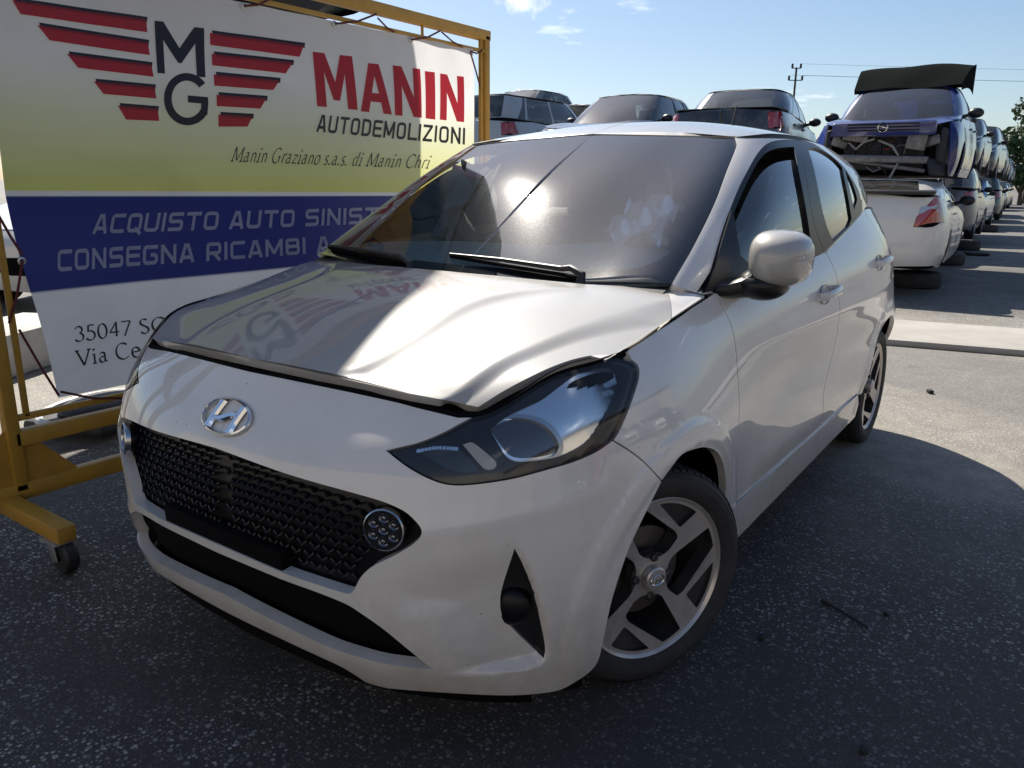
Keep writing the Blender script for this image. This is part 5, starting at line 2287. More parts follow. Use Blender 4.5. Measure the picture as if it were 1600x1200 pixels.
# banner sheet: rows named by the photo's lines, on the plane of the frame
rows = {  # (left pixel, right pixel)
    'top': ((-52, -88), (738, 76)),
    'blue0': ((12, 305), (742, 305)),
    'blue1': ((50, 459), (744, 389)),
    'bot': ((92, 622), (748, 500)),
}
YS = YB-.02
order = ['top', 'blue0', 'blue1', 'bot']
left = [Vector(at(*rows[k][0], 1, YS)) for k in order]
right = [Vector(at(*rows[k][1], 1, YS)) for k in order]
tv = [0, .46, .70, 1.0]


def bpoint(s, t):
    """banner coordinates (0..1 across, 0..1 down) to a point, with its sag and folds"""
    for i in range(3):
        if t <= tv[i+1] or i == 2:
            f = (t-tv[i])/(tv[i+1]-tv[i])
            a = left[i].lerp(left[i+1], f)
            b = right[i].lerp(right[i+1], f)
            break
    p = a.lerp(b, s)
    p.y += .012*math.sin(s*9.5+t*1.5)*math.sin(t*3.1)+.020*math.exp(-((s-.10-.20*(1-t))/.05)**2)*t*.6+.006*math.sin(t*14+s*3)+.010*math.sin((s*7-t*9))*math.exp(-(s/.35)**2)+.004*math.sin(s*55)*math.exp(-(t/.10)**2)+.012*math.exp(-((s*1.6+t-1.05)/.05)**2)*(t>.55)*(t-.55)
    p.z += .012*math.sin(math.pi*s)*(t-.5)*(.6)
    return p


def bcoord(px, py):
    """banner coordinates of a photo pixel"""
    P = Vector(at(px, py, 1, YS))
    s, t = .5, .5
    for _ in range(30):
        q = bpoint(s, t)
        q.y = YS
        e = .001
        qs = bpoint(s+e, t)
        qt = bpoint(s, t+e)
        J = np.array([[(qs.x-q.x)/e, (qt.x-q.x)/e], [(qs.z-q.z)/e, (qt.z-q.z)/e]])
        d = np.linalg.solve(J, np.array([P.x-q.x, P.z-q.z]))
        s += float(np.clip(d[0], -.3, .3))
        t += float(np.clip(d[1], -.3, .3))
    return s, t


def banner_mat(name, color=None, print_=False, transl=.62):
    m = bpy.data.materials.new(name)
    m.use_nodes = True
    t = m.node_tree
    t.nodes.remove(t.nodes["Principled BSDF"])
    L = t.links.new
    df = t.nodes.new("ShaderNodeBsdfDiffuse")
    tr = t.nodes.new("ShaderNodeBsdfTranslucent")
    gl = t.nodes.new("ShaderNodeBsdfGlossy")
    gl.inputs["Roughness"].default_value = .35
    mx = t.nodes.new("ShaderNodeMixShader")
    mx.inputs[0].default_value = transl
    m2 = t.nodes.new("ShaderNodeMixShader")
    m2.inputs[0].default_value = .03
    if print_:
        uv = t.nodes.new("ShaderNodeUVMap")
        sx = t.nodes.new("ShaderNodeSeparateXYZ")
        L(uv.outputs[0], sx.inputs[0])
        cr = t.nodes.new("ShaderNodeValToRGB")
        els = [(0, (.86, .86, .88)), (.17, (.86, .86, .87)), (.30, (.73, .75, .50)), (.40, (.70, .72, .30)), (.452, (.70, .70, .20)),
               (.453, (.80, .80, .80)), (.461, (.80, .80, .80)), (.462, (.026, .036, .20)), (.698, (.026, .036, .20)), (.70, (.86, .86, .88)), (1, (.86, .86, .88))]
        e = cr.color_ramp.elements
        e[0].position, e[0].color = els[0][0], (*els[0][1], 1)
        e[1].position, e[1].color = els[-1][0], (*els[-1][1], 1)
        for p, c in els[1:-1]:
            n = e.new(p)
            n.color = (*c, 1)
        L(sx.outputs[1], cr.inputs[0])
        n = t.nodes.new("ShaderNodeTexNoise")
        n.inputs["Scale"].default_value = 2.5
        n.inputs["Detail"].default_value = 8
        mr = t.nodes.new("ShaderNodeMapRange")
        mr.inputs[1].default_value = .4
        mr.inputs[2].default_value = .75
        mr.inputs[3].default_value = 1.0
        mr.inputs[4].default_value = .86
        L(n.outputs[0], mr.inputs[0])
        vm = t.nodes.new("ShaderNodeVectorMath")
        vm.operation = 'SCALE'
        L(cr.outputs[0], vm.inputs[0])
        L(mr.outputs[0], vm.inputs[3])
        for s in (df, tr):
            L(vm.outputs[0], s.inputs[0])
    else:
        for s in (df, tr):
            s.inputs[0].default_value = (*color, 1)
    L(df.outputs[0], mx.inputs[1])
    L(tr.outputs[0], mx.inputs[2])
    L(mx.outputs[0], m2.inputs[1])
    L(gl.outputs[0], m2.inputs[2])
    L(m2.outputs[0], t.nodes["Material Output"].inputs[0])
    return m


ns, nt_ = 110, 80
P = np.array([[bpoint(i/(ns-1), j/(nt_-1))[:] for j in range(nt_)] for i in range(ns)])
mb = MB().grid(P)
BAN = mesh_obj("banner", mb.v, mb.f, banner_mat("banner_print", print_=True))
uvl = BAN.data.uv_layers.new(name="UVMap")
for lp_ in BAN.data.loops:
    i, j = divmod(lp_.vertex_index, nt_)
    uvl.data[lp_.index].uv = (i/(ns-1), j/(nt_-1))
tag(BAN, "white, yellow and blue printed advertising banner stretched in the yellow frame", "banner")


def on_banner(pts, faces, name, m, off=.003):
    """pts in banner (s, t) coordinates"""
    vs = []
    for s, t in pts:
        p = bpoint(s, t)
        vs.append((p.x, p.y-off, p.z))
    return mesh_obj(name, vs, faces, m, BAN, smooth=True)


def flat_poly(name, polys, m, off=.003, holes=None):
    """polygons in photo pixels laid on the banner, cut fine enough to follow the folds"""
    V, F = [], []
    for P_ in polys:
        C = [bcoord(*p) for p in smooth_line([(q[0], q[1], 1) for q in P_], True, 12)]
        C = np.array(C)
        lo, hi = C.min(0), C.max(0)
        X = np.stack(np.meshgrid(np.arange(lo[0], hi[0], .012), np.arange(lo[1], hi[1], .012), indexing='ij'), -1).reshape(-1, 2)
        X = X[in_poly(C, X)]
        X = X[dist_poly(C, X) > .004] if len(X) else X
        v, f = cdt(C, [], X)
        k = len(V)
        V += v.tolist()
        F += (f+k).tolist()
    return on_banner(V, F, name, m, off)


red_b = banner_mat("banner_red", (.55, .035, .055))
blk_b = banner_mat("banner_black", (.022, .022, .032), transl=.15)
wht_b = banner_mat("banner_white", (.74, .75, .80))
dkn_b = banner_mat("banner_ink", (.05, .05, .055), transl=.2)
# the winged mark: five red bars each side with a dark edge above
LW = [((19, 0), (32, 22), (232, 50), (231, 30)), ((58, 39), (77, 63), (235, 86), (233, 66)), ((104, 84), (121, 106), (240, 120), (237, 101)),
      ((145, 127), (160, 147), (243, 154), (241, 136)), ((182, 165), (195, 187), (247, 189), (245, 170))]
RW = [((329, 51), (329, 70), (467, 89), (474, 71)), ((331, 84), (331, 102), (444, 115), (456, 98)), ((333, 116), (333, 134), (424, 141), (434, 126)),
      ((336, 148), (336, 166), (403, 170), (413, 154)), ((338, 179), (338, 198), (383, 198), (391, 182))]
for q in LW+RW:
    flat_poly("wing_bar", [q], red_b, .004)
    a, b = (q[0], q[3])
    flat_poly("bar_edge", [[(a[0]+3, a[1]-4), (a[0]+5, a[1]+4), (b[0]+1, b[1]+4), (b[0]+2, b[1]-4)]], blk_b, .0034)


def stroke_poly(c, wd):
    """a pen stroke of even width as a polygon in pixels"""
    c = np.array(c, float)
    t = np.gradient(c, axis=0)
    t /= np.linalg.norm(t, axis=1, keepdims=True)
    n = np.stack([-t[:, 1], t[:, 0]], 1)
    w_ = np.asarray(wd)
    w_ = w_[:, None] if w_.ndim else w_
    return np.concatenate([c+n*w_/2, (c-n*w_/2)[::-1]])


# M over G
flat_poly("letter", [[(244, 32), (258, 33), (282, 75), (305, 42), (320, 44), (320, 121), (307, 120), (306, 68), (284, 99), (279, 98), (257, 62), (258, 115), (246, 114)][::1]], blk_b, .004)
Gc = [(291+30*math.cos(R(a)), 155+35*math.sin(R(a))) for a in np.linspace(-38, -330, 40)]
gp = stroke_poly(Gc, 12)
flat_poly("letter", [gp], blk_b, .004)
flat_poly("letter", [[(292, 149), (323, 152), (323, 163), (292, 160)], [(312, 161), (323, 162), (321, 180), (311, 180)]], blk_b, .0042)


def bar(a, b, w_):
    a, b = np.array(a, float), np.array(b, float)
    return [tuple(a+(-w_/2, 0)), tuple(a+(w_/2, 0)), tuple(b+(w_/2, 0)), tuple(b+(-w_/2, 0))]


# MANIN in heavy red capitals
def quadmap(c, x, y):
    """unit square (x right, y down) to four pixel corners tl, tr, br, bl"""
    tl, tr, br, bl = [np.array(p, float) for p in c]
    return tuple((tl*(1-x)+tr*x)*(1-y)+(bl*(1-x)+br*x)*y)


GL = {
 'M': [[(0, 0), (.30, 0), (.5, .52), (.70, 0), (1, 0), (1, 1), (.76, 1), (.76, .36), (.58, .86), (.42, .86), (.24, .36), (.24, 1), (0, 1)]],
 'A': [[(.34, 0), (.66, 0), (1, 1), (.73, 1), (.665, .78), (.335, .78), (.27, 1), (0, 1)]],
 'N': [[(0, 0), (.30, 0), (.72, .60), (.72, 0), (1, 0), (1, 1), (.70, 1), (.28, .40), (.28, 1), (0, 1)]],
 'I': [[(0, 0), (1, 0), (1, 1), (0, 1)]],
}
BIG = [('M', [(487, 81), (549, 88), (557, 172), (492, 166)]), ('A', [(556, 97), (609, 102), (612, 179), (562, 174)]), ('N', [(613, 102), (656, 108), (659, 184), (617, 180)]),
       ('I', [(663, 111), (678, 113), (680, 187), (665, 185)]), ('N', [(686, 115), (723, 120), (724, 191), (687, 187)])]
for ch, c in BIG:
    for poly in GL[ch]:
        pp = [quadmap(c, *p) for p in poly]
        if ch == 'A':
            inner = [quadmap(c, *p) for p in [(.5, .25), (.61, .60), (.39, .60)]]
            C = np.array([bcoord(*p) for p in smooth_line([(q[0], q[1], 1) for q in pp], True, 12)])
            H_ = np.array([bcoord(*p) for p in inner])
            v, f = cdt(C, [H_], np.zeros((0, 2)))
            on_banner(v, f.tolist(), "letter", red_b, .004)
        else:
            flat_poly("letter", [pp], red_b, .004)


def rp(pts, r=.13, closed=False):
    """polyline with rounded corners"""
    pts = [np.array(p, float) for p in pts]
    n = len(pts)
    out = []
    for i in range(n):
        if not closed and i in (0, n-1):
            out.append(pts[i])
            continue
        p0, p1, p2 = pts[i-1], pts[i], pts[(i+1) % n]
        e1, e2 = p0-p1, p2-p1
        l1, l2 = np.linalg.norm(e1), np.linalg.norm(e2)
        c = min(r, l1*.48, l2*.48)
        q0, q2 = p1+e1/l1*c, p1+e2/l2*c
        for t in np.linspace(0, 1, 7):
            out.append((1-t)**2*q0+2*t*(1-t)*p1+t*t*q2)
    if closed:
        out.append(out[0])
    return np.array(out)


def SANS(h, W=.60):
    """square block capitals for a stroke of half width h"""
    t, b, l, r, m = .70-h, h, h, W-h, .36
    return {
     'A': ([[(l*.9, 0), (W/2-h*.5, t+h), ], [(W/2+h*.5, t+h), (W-l*.9, 0)], [(W*.24, .19), (W*.76, .19)]], W),
     'C': ([rp([(W, t), (l, t), (l, b), (W, b)])], W), 'O': ([rp([(l, t), (l, b), (r, b), (r, t)], .15, True)], W),
     'Q': ([rp([(l, t), (l, b), (r, b), (r, t)], .15, True), [(W*.55, .17), (W*1.0, -.07)]], W),
     'U': ([rp([(l, .70), (l, b), (r, b), (r, .70)])], W), 'I': ([[(h, 0), (h, .70)]], 2*h),
     'S': ([rp([(W-h*.3, t), (l, t), (l, m), (r, m), (r, b), (h*.3, b)], .10)], W),
     'T': ([[(0, t), (W, t)], [(W/2, t), (W/2, 0)]], W),
     'N': ([[(l, 0), (l, .70)], [(l, .66), (r, .04)], [(r, 0), (r, .70)]], W),
     'R': ([rp([(l, 0), (l, t), (r, t), (r, .29), (l, .29)], .12), [(W*.5, .29), (r+.01, 0)]], W),
     'E': ([rp([(W, t), (l, t), (l, b), (W, b)], .05), [(l, m), (W-h*.6, m)]], W*.95),
     'M': ([[(l, 0), (l, .70)], [(l, .66), (W*.6, .12)], [(W*.6, .12), (W*1.2-h, .66)], [(W*1.2-h, .70), (W*1.2-h, 0)]], W*1.2),
     'G': ([rp([(W, t), (l, t), (l, b), (r, b), (r, .35), (W*.52, .35)], .12)], W),
     'B': ([rp([(l, b), (l, t), (r-.02, t), (r-.02, m), (l, m)], .10), rp([(l, m), (r, m), (r, b), (l, b)], .10)], W),
     'D': ([[(l, 0), (l, .70)], rp([(l, t), (r, t), (r, b), (l, b)], .20)], W), 'L': ([[(l, .70), (l, 0)], [(l, b), (W, b)]], W*.9),
     'Z': ([[(0, t), (W, t)], [(W-h*.8, t), (h*.8, b)], [(0, b), (W, b)]], W), ' ': ([], .26)}


def sans_line(s, corners, m, name, h=.062, W=.60, track=.13, off=.004):
    """one mesh per word, set along one line"""
    G_ = SANS(h, W)
    total = sum(G_[c][1]+track for c in s)-track
    x = 0
    for word in s.split(' '):
        sans_word(word, x, total, G_, corners, m, name, h, track, off)
        x += sum(G_[c][1]+track for c in word)+G_[' '][1]+track


def sans_word(s, x0, total, G_, corners, m, name, h, track, off):
    allq = []
    for ch in s:
        st, adv = G_[ch]
        for line in st:
            q = np.array(line, float)
            q[:, 0] += x0
            allq.append(q)
        x0 += adv+track
    x0 = total
    V, F, O = [], [], []
    for k_, q in enumerate(allq):
        if len(q) == 2:
            q = np.linspace(q[0], q[1], 5)
        shut = np.linalg.norm(q[0]-q[-1]) < 1e-6
        t = np.gradient(q, axis=0)
        if shut:
            t[0] = t[-1] = q[1]-q[-2]
        t /= np.maximum(np.linalg.norm(t, axis=1, keepdims=True), 1e-9)
        n = np.stack([-t[:, 1], t[:, 0]], 1)
        k = len(V)
        for u, v in zip(q+n*h, q-n*h):
            V += [u, v]
            O += [off+(k_ % 3)*.0004]*2
        F += [(k+2*i, k+2*i+1, k+2*i+3, k+2*i+2) for i in range(len(q)-1)]
    vs = []
    for p, o_ in zip(V, O):
        s_, t_ = bcoord(*quadmap(corners, p[0]/x0, 1-p[1]/.70))
        b_ = bpoint(s_, t_)
        vs.append((b_.x, b_.y-o_, b_.z))
    return mesh_obj(name, vs, F, m, BAN, smooth=True)


sans_line("AUTODEMOLIZIONI", [(495, 179), (726, 200), (726, 226), (491, 206)], dkn_b, "lettering", h=.058, W=.50, track=.12)
sans_line("ACQUISTO AUTO SINISTRATE", [(154, 335), (697, 321), (696, 345), (149, 366)], wht_b, "lettering", h=.068, W=.66)
sans_line("CONSEGNA RICAMBI A DOMICILIO", [(95, 391), (716, 358), (718, 378), (93, 425)], wht_b, "lettering", h=.068, W=.66)

# old-style serif letters drawn with a broad pen: strokes in an em box (x right, y up, x-height .45, caps .7)
def arcp(cx, cy, rx, ry, a0, a1, n=14):
    return [(cx+rx*math.cos(R(a)), cy+ry*math.sin(R(a))) for a in np.linspace(a0, a1, n)]


PEN = {
 '3': ([arcp(.20, .52, .15, .16, 160, -80), arcp(.19, .18, .19, .20, 80, -150)], .44),
 '5': ([[(.38, .69), (.13, .69)], [(.13, .69), (.10, .38)], arcp(.18, .20, .20, .22, 105, -150)], .44),
 '0': ([arcp(.22, .34, .19, .35, 90, 450, 26)], .46),
 '4': ([[(.33, 0), (.33, .70)], [(.33, .70), (.03, .22)], [(.03, .22), (.45, .22)]], .48),
 '7': ([[(.03, .68), (.42, .68)], [(.42, .68), (.15, -.02)]], .44),
 'S': ([arcp(.20, .53, .15, .16, 40, 230), [(.10, .43), (.30, .29)], arcp(.19, .17, .16, .18, 50, -150)], .42),
 'O': ([arcp(.34, .35, .30, .36, 90, 450, 28)], .70),
 'V': ([[(.03, .70), (.31, 0)], [(.31, 0), (.60, .70)], [(-.04, .69), (.14, .69)], [(.50, .69), (.68, .69)]], .62),
 'i': ([[(.12, .44), (.12, .01)], [(.03, .41), (.12, .44)], [(.02, .01), (.22, .01)], arcp(.12, .64, .025, .025, 0, 360, 8)], .26),
 'a': ([[(.28, .36), (.28, .05)], [(.28, .05), (.38, .02)], arcp(.17, .34, .11, .11, 160, 0), arcp(.16, .13, .13, .13, 60, 330)], .42),
 'C': ([arcp(.34, .35, .30, .36, 48, 318, 26)], .62),
 'e': ([[(.05, .24), (.36, .26)], arcp(.21, .22, .17, .23, 5, 320, 22)], .42),
 'M': ([[(.10, 0), (.14, .70)], [(.14, .70), (.42, .05)], [(.42, .05), (.72, .70)], [(.72, .70), (.76, 0)], [(0, .01), (.20, .01)], [(.64, .01), (.87, .01)]], .88),
 'n': ([[(.10, .44), (.10, 0)], arcp(.23, .28, .13, .16, 170, 0), [(.36, .28), (.36, .02)], [(.36, .02), (.43, .05)]], .46),
 'G': ([arcp(.34, .35, .30, .36, 48, 300, 26), [(.56, .30), (.56, .03)], [(.44, .30), (.64, .30)]], .70),
 'r': ([[(.10, .44), (.10, 0)], arcp(.24, .28, .14, .16, 165, 60)], .30),
 'z': ([[(.04, .42), (.34, .42)], [(.34, .42), (.03, .02)], [(.03, .02), (.36, .02)]], .38),
 'o': ([arcp(.21, .22, .18, .23, 90, 450, 22)], .44),
 's': ([arcp(.16, .34, .10, .11, 40, 230), [(.09, .27), (.22, .18)], arcp(.14, .11, .11, .12, 50, -150)], .32),
 '.': ([arcp(.06, .03, .03, .03, 0, 360, 8)], .18),
 'd': ([[(.36, .72), (.34, .04)], [(.34, .04), (.42, .03)], arcp(.20, .22, .16, .22, 70, 330, 18)], .46),
 'h': ([[(.10, .72), (.09, 0)], arcp(.23, .27, .13, .17, 170, 0), [(.36, .27), (.35, .02)], [(.35, .02), (.43, .05)]], .46),
 ' ': ([], .24),
}


def pen_line(s, corners, m, name, w_=.095, ang=30, slant=0.0, thin=.034, off=.004):
    nib = np.array((math.cos(R(ang)), math.sin(R(ang))))
    total = sum(PEN[c][1]+.06 for c in s)-.06
    x = 0
    for word in s.split(' '):
        pen_word(word, x, total, nib, corners, m, name, w_, slant, thin, off)
        x += sum(PEN[c][1]+.06 for c in word)+PEN[' '][1]+.06


def pen_word(s, x0, total, nib, corners, m, name, w_, slant, thin, off):
    allq = []
    for ch in s:
        st, adv = PEN[ch]
        for line in st:
            q = np.array(line, float)
            q[:, 0] += x0+q[:, 1]*slant
            allq.append(q)
        x0 += adv+.06
    x0 = total
    V, F, O = [], [], []
    for k_, q in enumerate(allq):
        if len(q) == 2:
            q = np.linspace(q[0], q[1], 6)
        t = np.gradient(q, axis=0)
        t /= np.maximum(np.linalg.norm(t, axis=1, keepdims=True), 1e-9)
        n = np.stack([-t[:, 1], t[:, 0]], 1)
        wid = thin+(w_-thin)*np.abs(n@nib)
        a = q+n*wid[:, None]/2
        b = q-n*wid[:, None]/2
        k = len(V)
        for u, v in zip(a, b):
            V += [u, v]
            O += [off+(k_ % 3)*.0004]*2
        F += [(k+2*i, k+2*i+1, k+2*i+3, k+2*i+2) for i in range(len(q)-1)]
    vs = []
    for p, o_ in zip(V, O):
        s_, t_ = bcoord(*quadmap(corners, p[0]/x0, 1-p[1]/.70))
        b_ = bpoint(s_, t_)
        vs.append((b_.x, b_.y-o_, b_.z))
    return mesh_obj(name, vs, F, m, BAN, smooth=True)


pen_line("Manin Graziano s.a.s. di Manin Chri", [(361, 229), (676, 243), (672, 263), (357, 252)], dkn_b, "script_lettering", slant=.20, w_=.085)
pen_line("35047 SO", [(113, 510), (262, 495), (264, 517), (115, 533)], dkn_b, "address_lettering")
pen_line("Via Ce", [(116, 548), (219, 533), (222, 557), (120, 572)], dkn_b, "address_lettering")
# eyelets and the cords lacing the sheet to the rods
cord_m = mat("cord_red", (.11, .018, .018), .8)
eye_m = mat("eyelet", (.6, .58, .52), .3, metal=1)
ties = [((35, 408), (14, 505)), ((35, 398), (-6, 330)), ((92, 618), (30, 515)), ((95, 612), (190, 622)), ((382, 9), (425, -4)), ((524, 37), (588, 22)), ((643, 62), (688, 48)), ((722, 73), (690, 50)),
        ((735, 82), (750, 135)), ((735, 80), (752, 80)), ((616, 50), (590, 28))]
for k, (a, b) in enumerate(ties):
    pa = Vector(at(*a, 1, YS-.008))
    pb = Vector(at(*b, 1, YB-.02))
    mb = MB()
    mid = pa.lerp(pb, .5)+Vector((0, -.006, -.012))
    mb.tube([pa, mid, pb], .0045, 6)
    mb.build("tie_cord", cord_m, BAN)
    if k in (0, 4, 5, 6):
        MB().lathe([(.006, 0), (.008, .003), (.013, .002), (.014, -.001)], Matrix.Translation(pa+Vector((0, .004, 0))) @ Matrix.Rotation(R(90), 4, 'X'), 16).build("eyelet", eye_m, BAN)
# ---------------------------------------------------------------- the yard behind: stacked cars
FWD = CMn @ np.array((0, 0, -1.0))
FWD = FWD/np.hypot(FWD[0], FWD[1])


def spot(px, d):
    """ground point in the photo's column px, d metres along the view"""
    r_ = ray(px, 287)
    k = d/(r_[0]*FWD[0]+r_[1]*FWD[1])
    return CAM[0]+r_[0]*k, CAM[1]+r_[1]*k


P_SILVER = paint_of("silver_paint", (.42, .44, .46))
P_BLACK = paint_of("black_paint", (.012, .013, .018), .3)
P_BLUE = paint_of("blue_paint", (.010, .022, .16), .3)
P_WHITE = paint_of("old_white_paint", (.72, .71, .68))
P_GREY = paint_of("grey_paint", (.13, .135, .145))
P_LBLUE = paint_of("light_blue_paint", (.20, .32, .50))
P_RED = paint_of("red_paint", (.34, .022, .018))
P_DGREEN = paint_of("dark_green_paint", (.02, .05, .045))
P_CHAMP = paint_of("champagne_paint", (.44, .42, .36))

GR = "scrap cars stacked along the lane"
# the blue car without bumper on the white coupe
x, y = spot(1368, 9.9)
blue = gen_car("stripped_car", "stripped blue car without bumper, black soft top raised, stacked above the white coupe", "car", P_BLUE, L=4.1, H=1.43, W=.85,
               front_on=False, hood_on=True, wheels=(0, 0, 0, 0), lamps=False, sedan=False, belt=.94, cowl=1.05, wst=1.72, rfe=3.3, rb=3.7)
put(blue, x, y, 1.16, 183)
lo_b, tp_b, tz_b = gen_surfaces(4.1, 1.43, .85, 3.3, 1.05, 1.72, 3.3, 3.7, .78, .94, 1.0, .85)
dkm = mat("engine_dark", (.02, .02, .022), .6, noise=.4, nscale=12)
gut = mat("engine_metal", (.20, .195, .19), .45, metal=.5, noise=.3, nscale=18, dirt=(.06, .04, .03), dirt_amt=.6)
# grille bar with slats and a round badge between the missing lamps, slam panel, radiator, leg rails and loose hoses
mb = MB()
mb.box((.10, 0, .755), (.10, 1.16, .17), Matrix.Rotation(-.30, 3, 'Y'), .03)
mb.build("grille_bar", P_BLUE, blue)
for dz in (.035, 0, -.035):
    MB().box((.045-dz*.3, 0, .765+dz), (.016, .80, .016), None, .003).build("grille_slat", gloss_black, blue)
MB().lathe([(.046, 0), (.053, .008), (.060, .005), (.061, -.004)], Matrix.Translation((.035, 0, .765)) @ Matrix.Rotation(R(-90), 4, 'Y'), 28).tube([(.026, -.052, .752), (.024, .012, .770), (.024, -.012, .760), (.026, .052, .778)], .006, 6).build("badge", chrome, blue)
mb = MB()
mb.box((.30, 0, .50), (.05, .92, .46), None, .01)
mb.box((.36, 0, .74), (.10, 1.30, .06), None, .01)
mb.build("radiator", dkm, blue, angle=30)
for (c, d) in (((.20, -.38, .62), (.14, .22, .24)), ((.22, .32, .66), (.12, .30, .10)), ((.24, .05, .34), (.10, 1.1, .05))):
    MB().box(c, d, Matrix.Rotation(.15, 3, 'X'), .015).build("crash_member", gut, blue)
for sd in (-1, 1):
    MB().box((.30, sd*.52, .70), (.22, .24, .20), Matrix.Rotation(sd*.2, 3, 'Z'), .05).build("lamp_hole", dull_black, blue)
    MB().box((.45, sd*.66, .55), (.5, .10, .42), Matrix.Rotation(sd*.12, 3, 'Z'), .05).build("wing_liner", dkm, blue)
hose = MB()
hose.tube([(.20, .05, .62), (.12, -.12, .55), (.16, -.22, .40), (.13, -.10, .10), (.15, -.12, -.02), (.13, -.16, -.18)], .014, 6)
hose.build("hose", mat("hose_grey", (.35, .33, .30), .6), blue)
hose = MB()
hose.tube([(.24, .40, .60), (.18, .30, .52), (.17, .22, .60), (.20, .10, .64)], .014, 6)
hose.build("hose", mat("hose_grey", (.35, .33, .30), .6), blue)
for (yy, zz_, r0_) in ((-.22, .52, .16), (.18, .52, .16)):
    f_ = MB().lathe([(r0_, -.02), (r0_, .02), (r0_*.92, .02), (r0_*.92, -.02)], Matrix.Translation((.255, yy, zz_)) @ Matrix.Rotation(R(-90), 4, 'Y'), 24, closed=True)
    for k in range(6):
        a = k*math.pi/3
        f_.beam((.255, yy+.03*math.cos(a), zz_+.03*math.sin(a)), (.255, yy+r0_*.92*math.cos(a), zz_+r0_*.92*math.sin(a)), .03, .01, .002, up=(1, 0, 0))
    f_.build("radiator_fan", dkm, blue)
for nm, c, d, rz, m_ in (("battery", (.42, .42, .70), (.18, .24, .18), .2, dkm), ("air_box", (.40, -.34, .74), (.26, .30, .14), -.3, gut), ("lamp_bracket", (.22, .50, .62), (.05, .20, .16), .5, gut),
                         ("lamp_bracket", (.20, -.52, .60), (.05, .22, .12), -.4, gut), ("slam_panel", (.22, 0, .685), (.06, 1.24, .05), .02, P_BLUE), ("bumper_beam", (.13, .06, .40), (.06, 1.18, .09), .05, gut),
                         ("torn_liner", (.30, .66, .34), (.34, .06, .24), .4, dkm), ("torn_liner", (.24, -.62, .30), (.30, .05, .20), -.5, dkm), ("coolant_tank", (.46, .20, .74), (.16, .16, .13), .3, mat("tank_white", (.5, .5, .46), .5))):
    MB().box(c, d, Matrix.Rotation(rz, 3, 'Z') @ Matrix.Rotation(rz*.6, 3, 'X'), .02).build(nm, m_, blue)
for k in range(9):
    q = np.array((.20+random.uniform(0, .12), random.uniform(-.5, .5), random.uniform(.30, .72)))
    pts = [q]
    for _ in range(4):
        q = q+np.array((random.uniform(-.02, .02), random.uniform(-.13, .13), random.uniform(-.10, .06)))
        pts.append(q)
    L_ = smooth_line([(p[1], p[2]) for p in pts], False, .03)
    MB().tube([(pts[0][0]-.03, a, b) for a, b in L_], random.choice((.006, .009, .013)), 6).build("wire", random.choice((dkm, dkm, mat("wire_red", (.25, .03, .02), .5), gut)), blue)
# soft top standing above the windscreen
mb = MB()
uu, vv_ = np.meshgrid(np.linspace(-1, 1, 25), np.linspace(0, 1, 14), indexing='ij')
X = 1.66+vv_*.95
Z = 1.37+.40*np.sin(vv_*1.45)*(1-.10*uu**2)+.012*np.sin(uu*5+vv_*4)
Y = uu*(.66+.08*vv_)
mb.grid(np.stack([X, Y, Z], -1))
mb.grid(np.stack([X+.03, Y, Z-.04], -1))
for sd in (-1, 1):
    e = np.array([[(1.66+q*.95+.05*w_, sd*(.66+.08*q), 1.37+.36*math.sin(q*1.45)-w_*(.06+.34*q)) for w_ in np.linspace(0, 1, 6)] for q in np.linspace(0, 1, 12)])
    mb.grid(e)
mb.build("soft_top", mat("soft_top_cloth", (.005, .007, .007), 1.0, spec=.03, bump=.4, bscale=40), blue, angle=70)

# white coupe with its tail to us, on tyres
x, y = spot(1325, 9.1)
coupe = gen_car("coupe_car", "white coupe with dark rear deck, its tail towards us under the blue car", "coupe", P_WHITE, L=4.0, H=1.22, W=.84, sedan=True, rb=3.80, rfe=3.1, wst=1.85,
                cowl=1.0, belt=.86, deckh=1.02, axr=3.1, axf=.75, wheels=(0, 0, 0, 0), noseh=.7, tail_q=[(-.98, .57), (-.52, .52), (-.54, .60), (-.74, .77), (-.84, .79)])
put(coupe, x+4.0, y+.02, .14, 3)
lo_c, tp_c, tz_c = gen_surfaces(4.0, 1.22, .75, 3.1, 1.0, 1.85, 3.1, 3.80, .7, .86, 1.02, .84, True)
MB().box((3.93, 0, 1.035), (.14, 1.40, .035), Matrix.Rotation(.1, 3, 'Y'), .012).build("spoiler_lip", black, coupe)
for sd in (-1, 1):
    UL_ = lo_c.U[-1]
    q = np.array([(UL_-.80, .575), (UL_-.56, .55), (UL_-.58, .60), (UL_-.78, .63)])
    panel(lo_c, "reversing_lamp", q, clear_lens, coupe, side=sd, flange=0, res=.02, off=.008)
# people carrier behind it, nose towards us, then the row on
x, y = spot(1478, 12.6)
mpv = gen_car("people_carrier", "silver people carrier with dark door mirror standing on tyres beyond the white coupe", "car", P_CHAMP, L=4.3, H=1.62, W=.86, cowl=.95, wst=1.75, rfe=3.9, rb=4.15, belt=.98,
              deckh=1.05, axr=3.5, wheels=(0, 0, 0, 0))
put(mpv, x, y+.95, .12, 184)
row = []
protos = {}


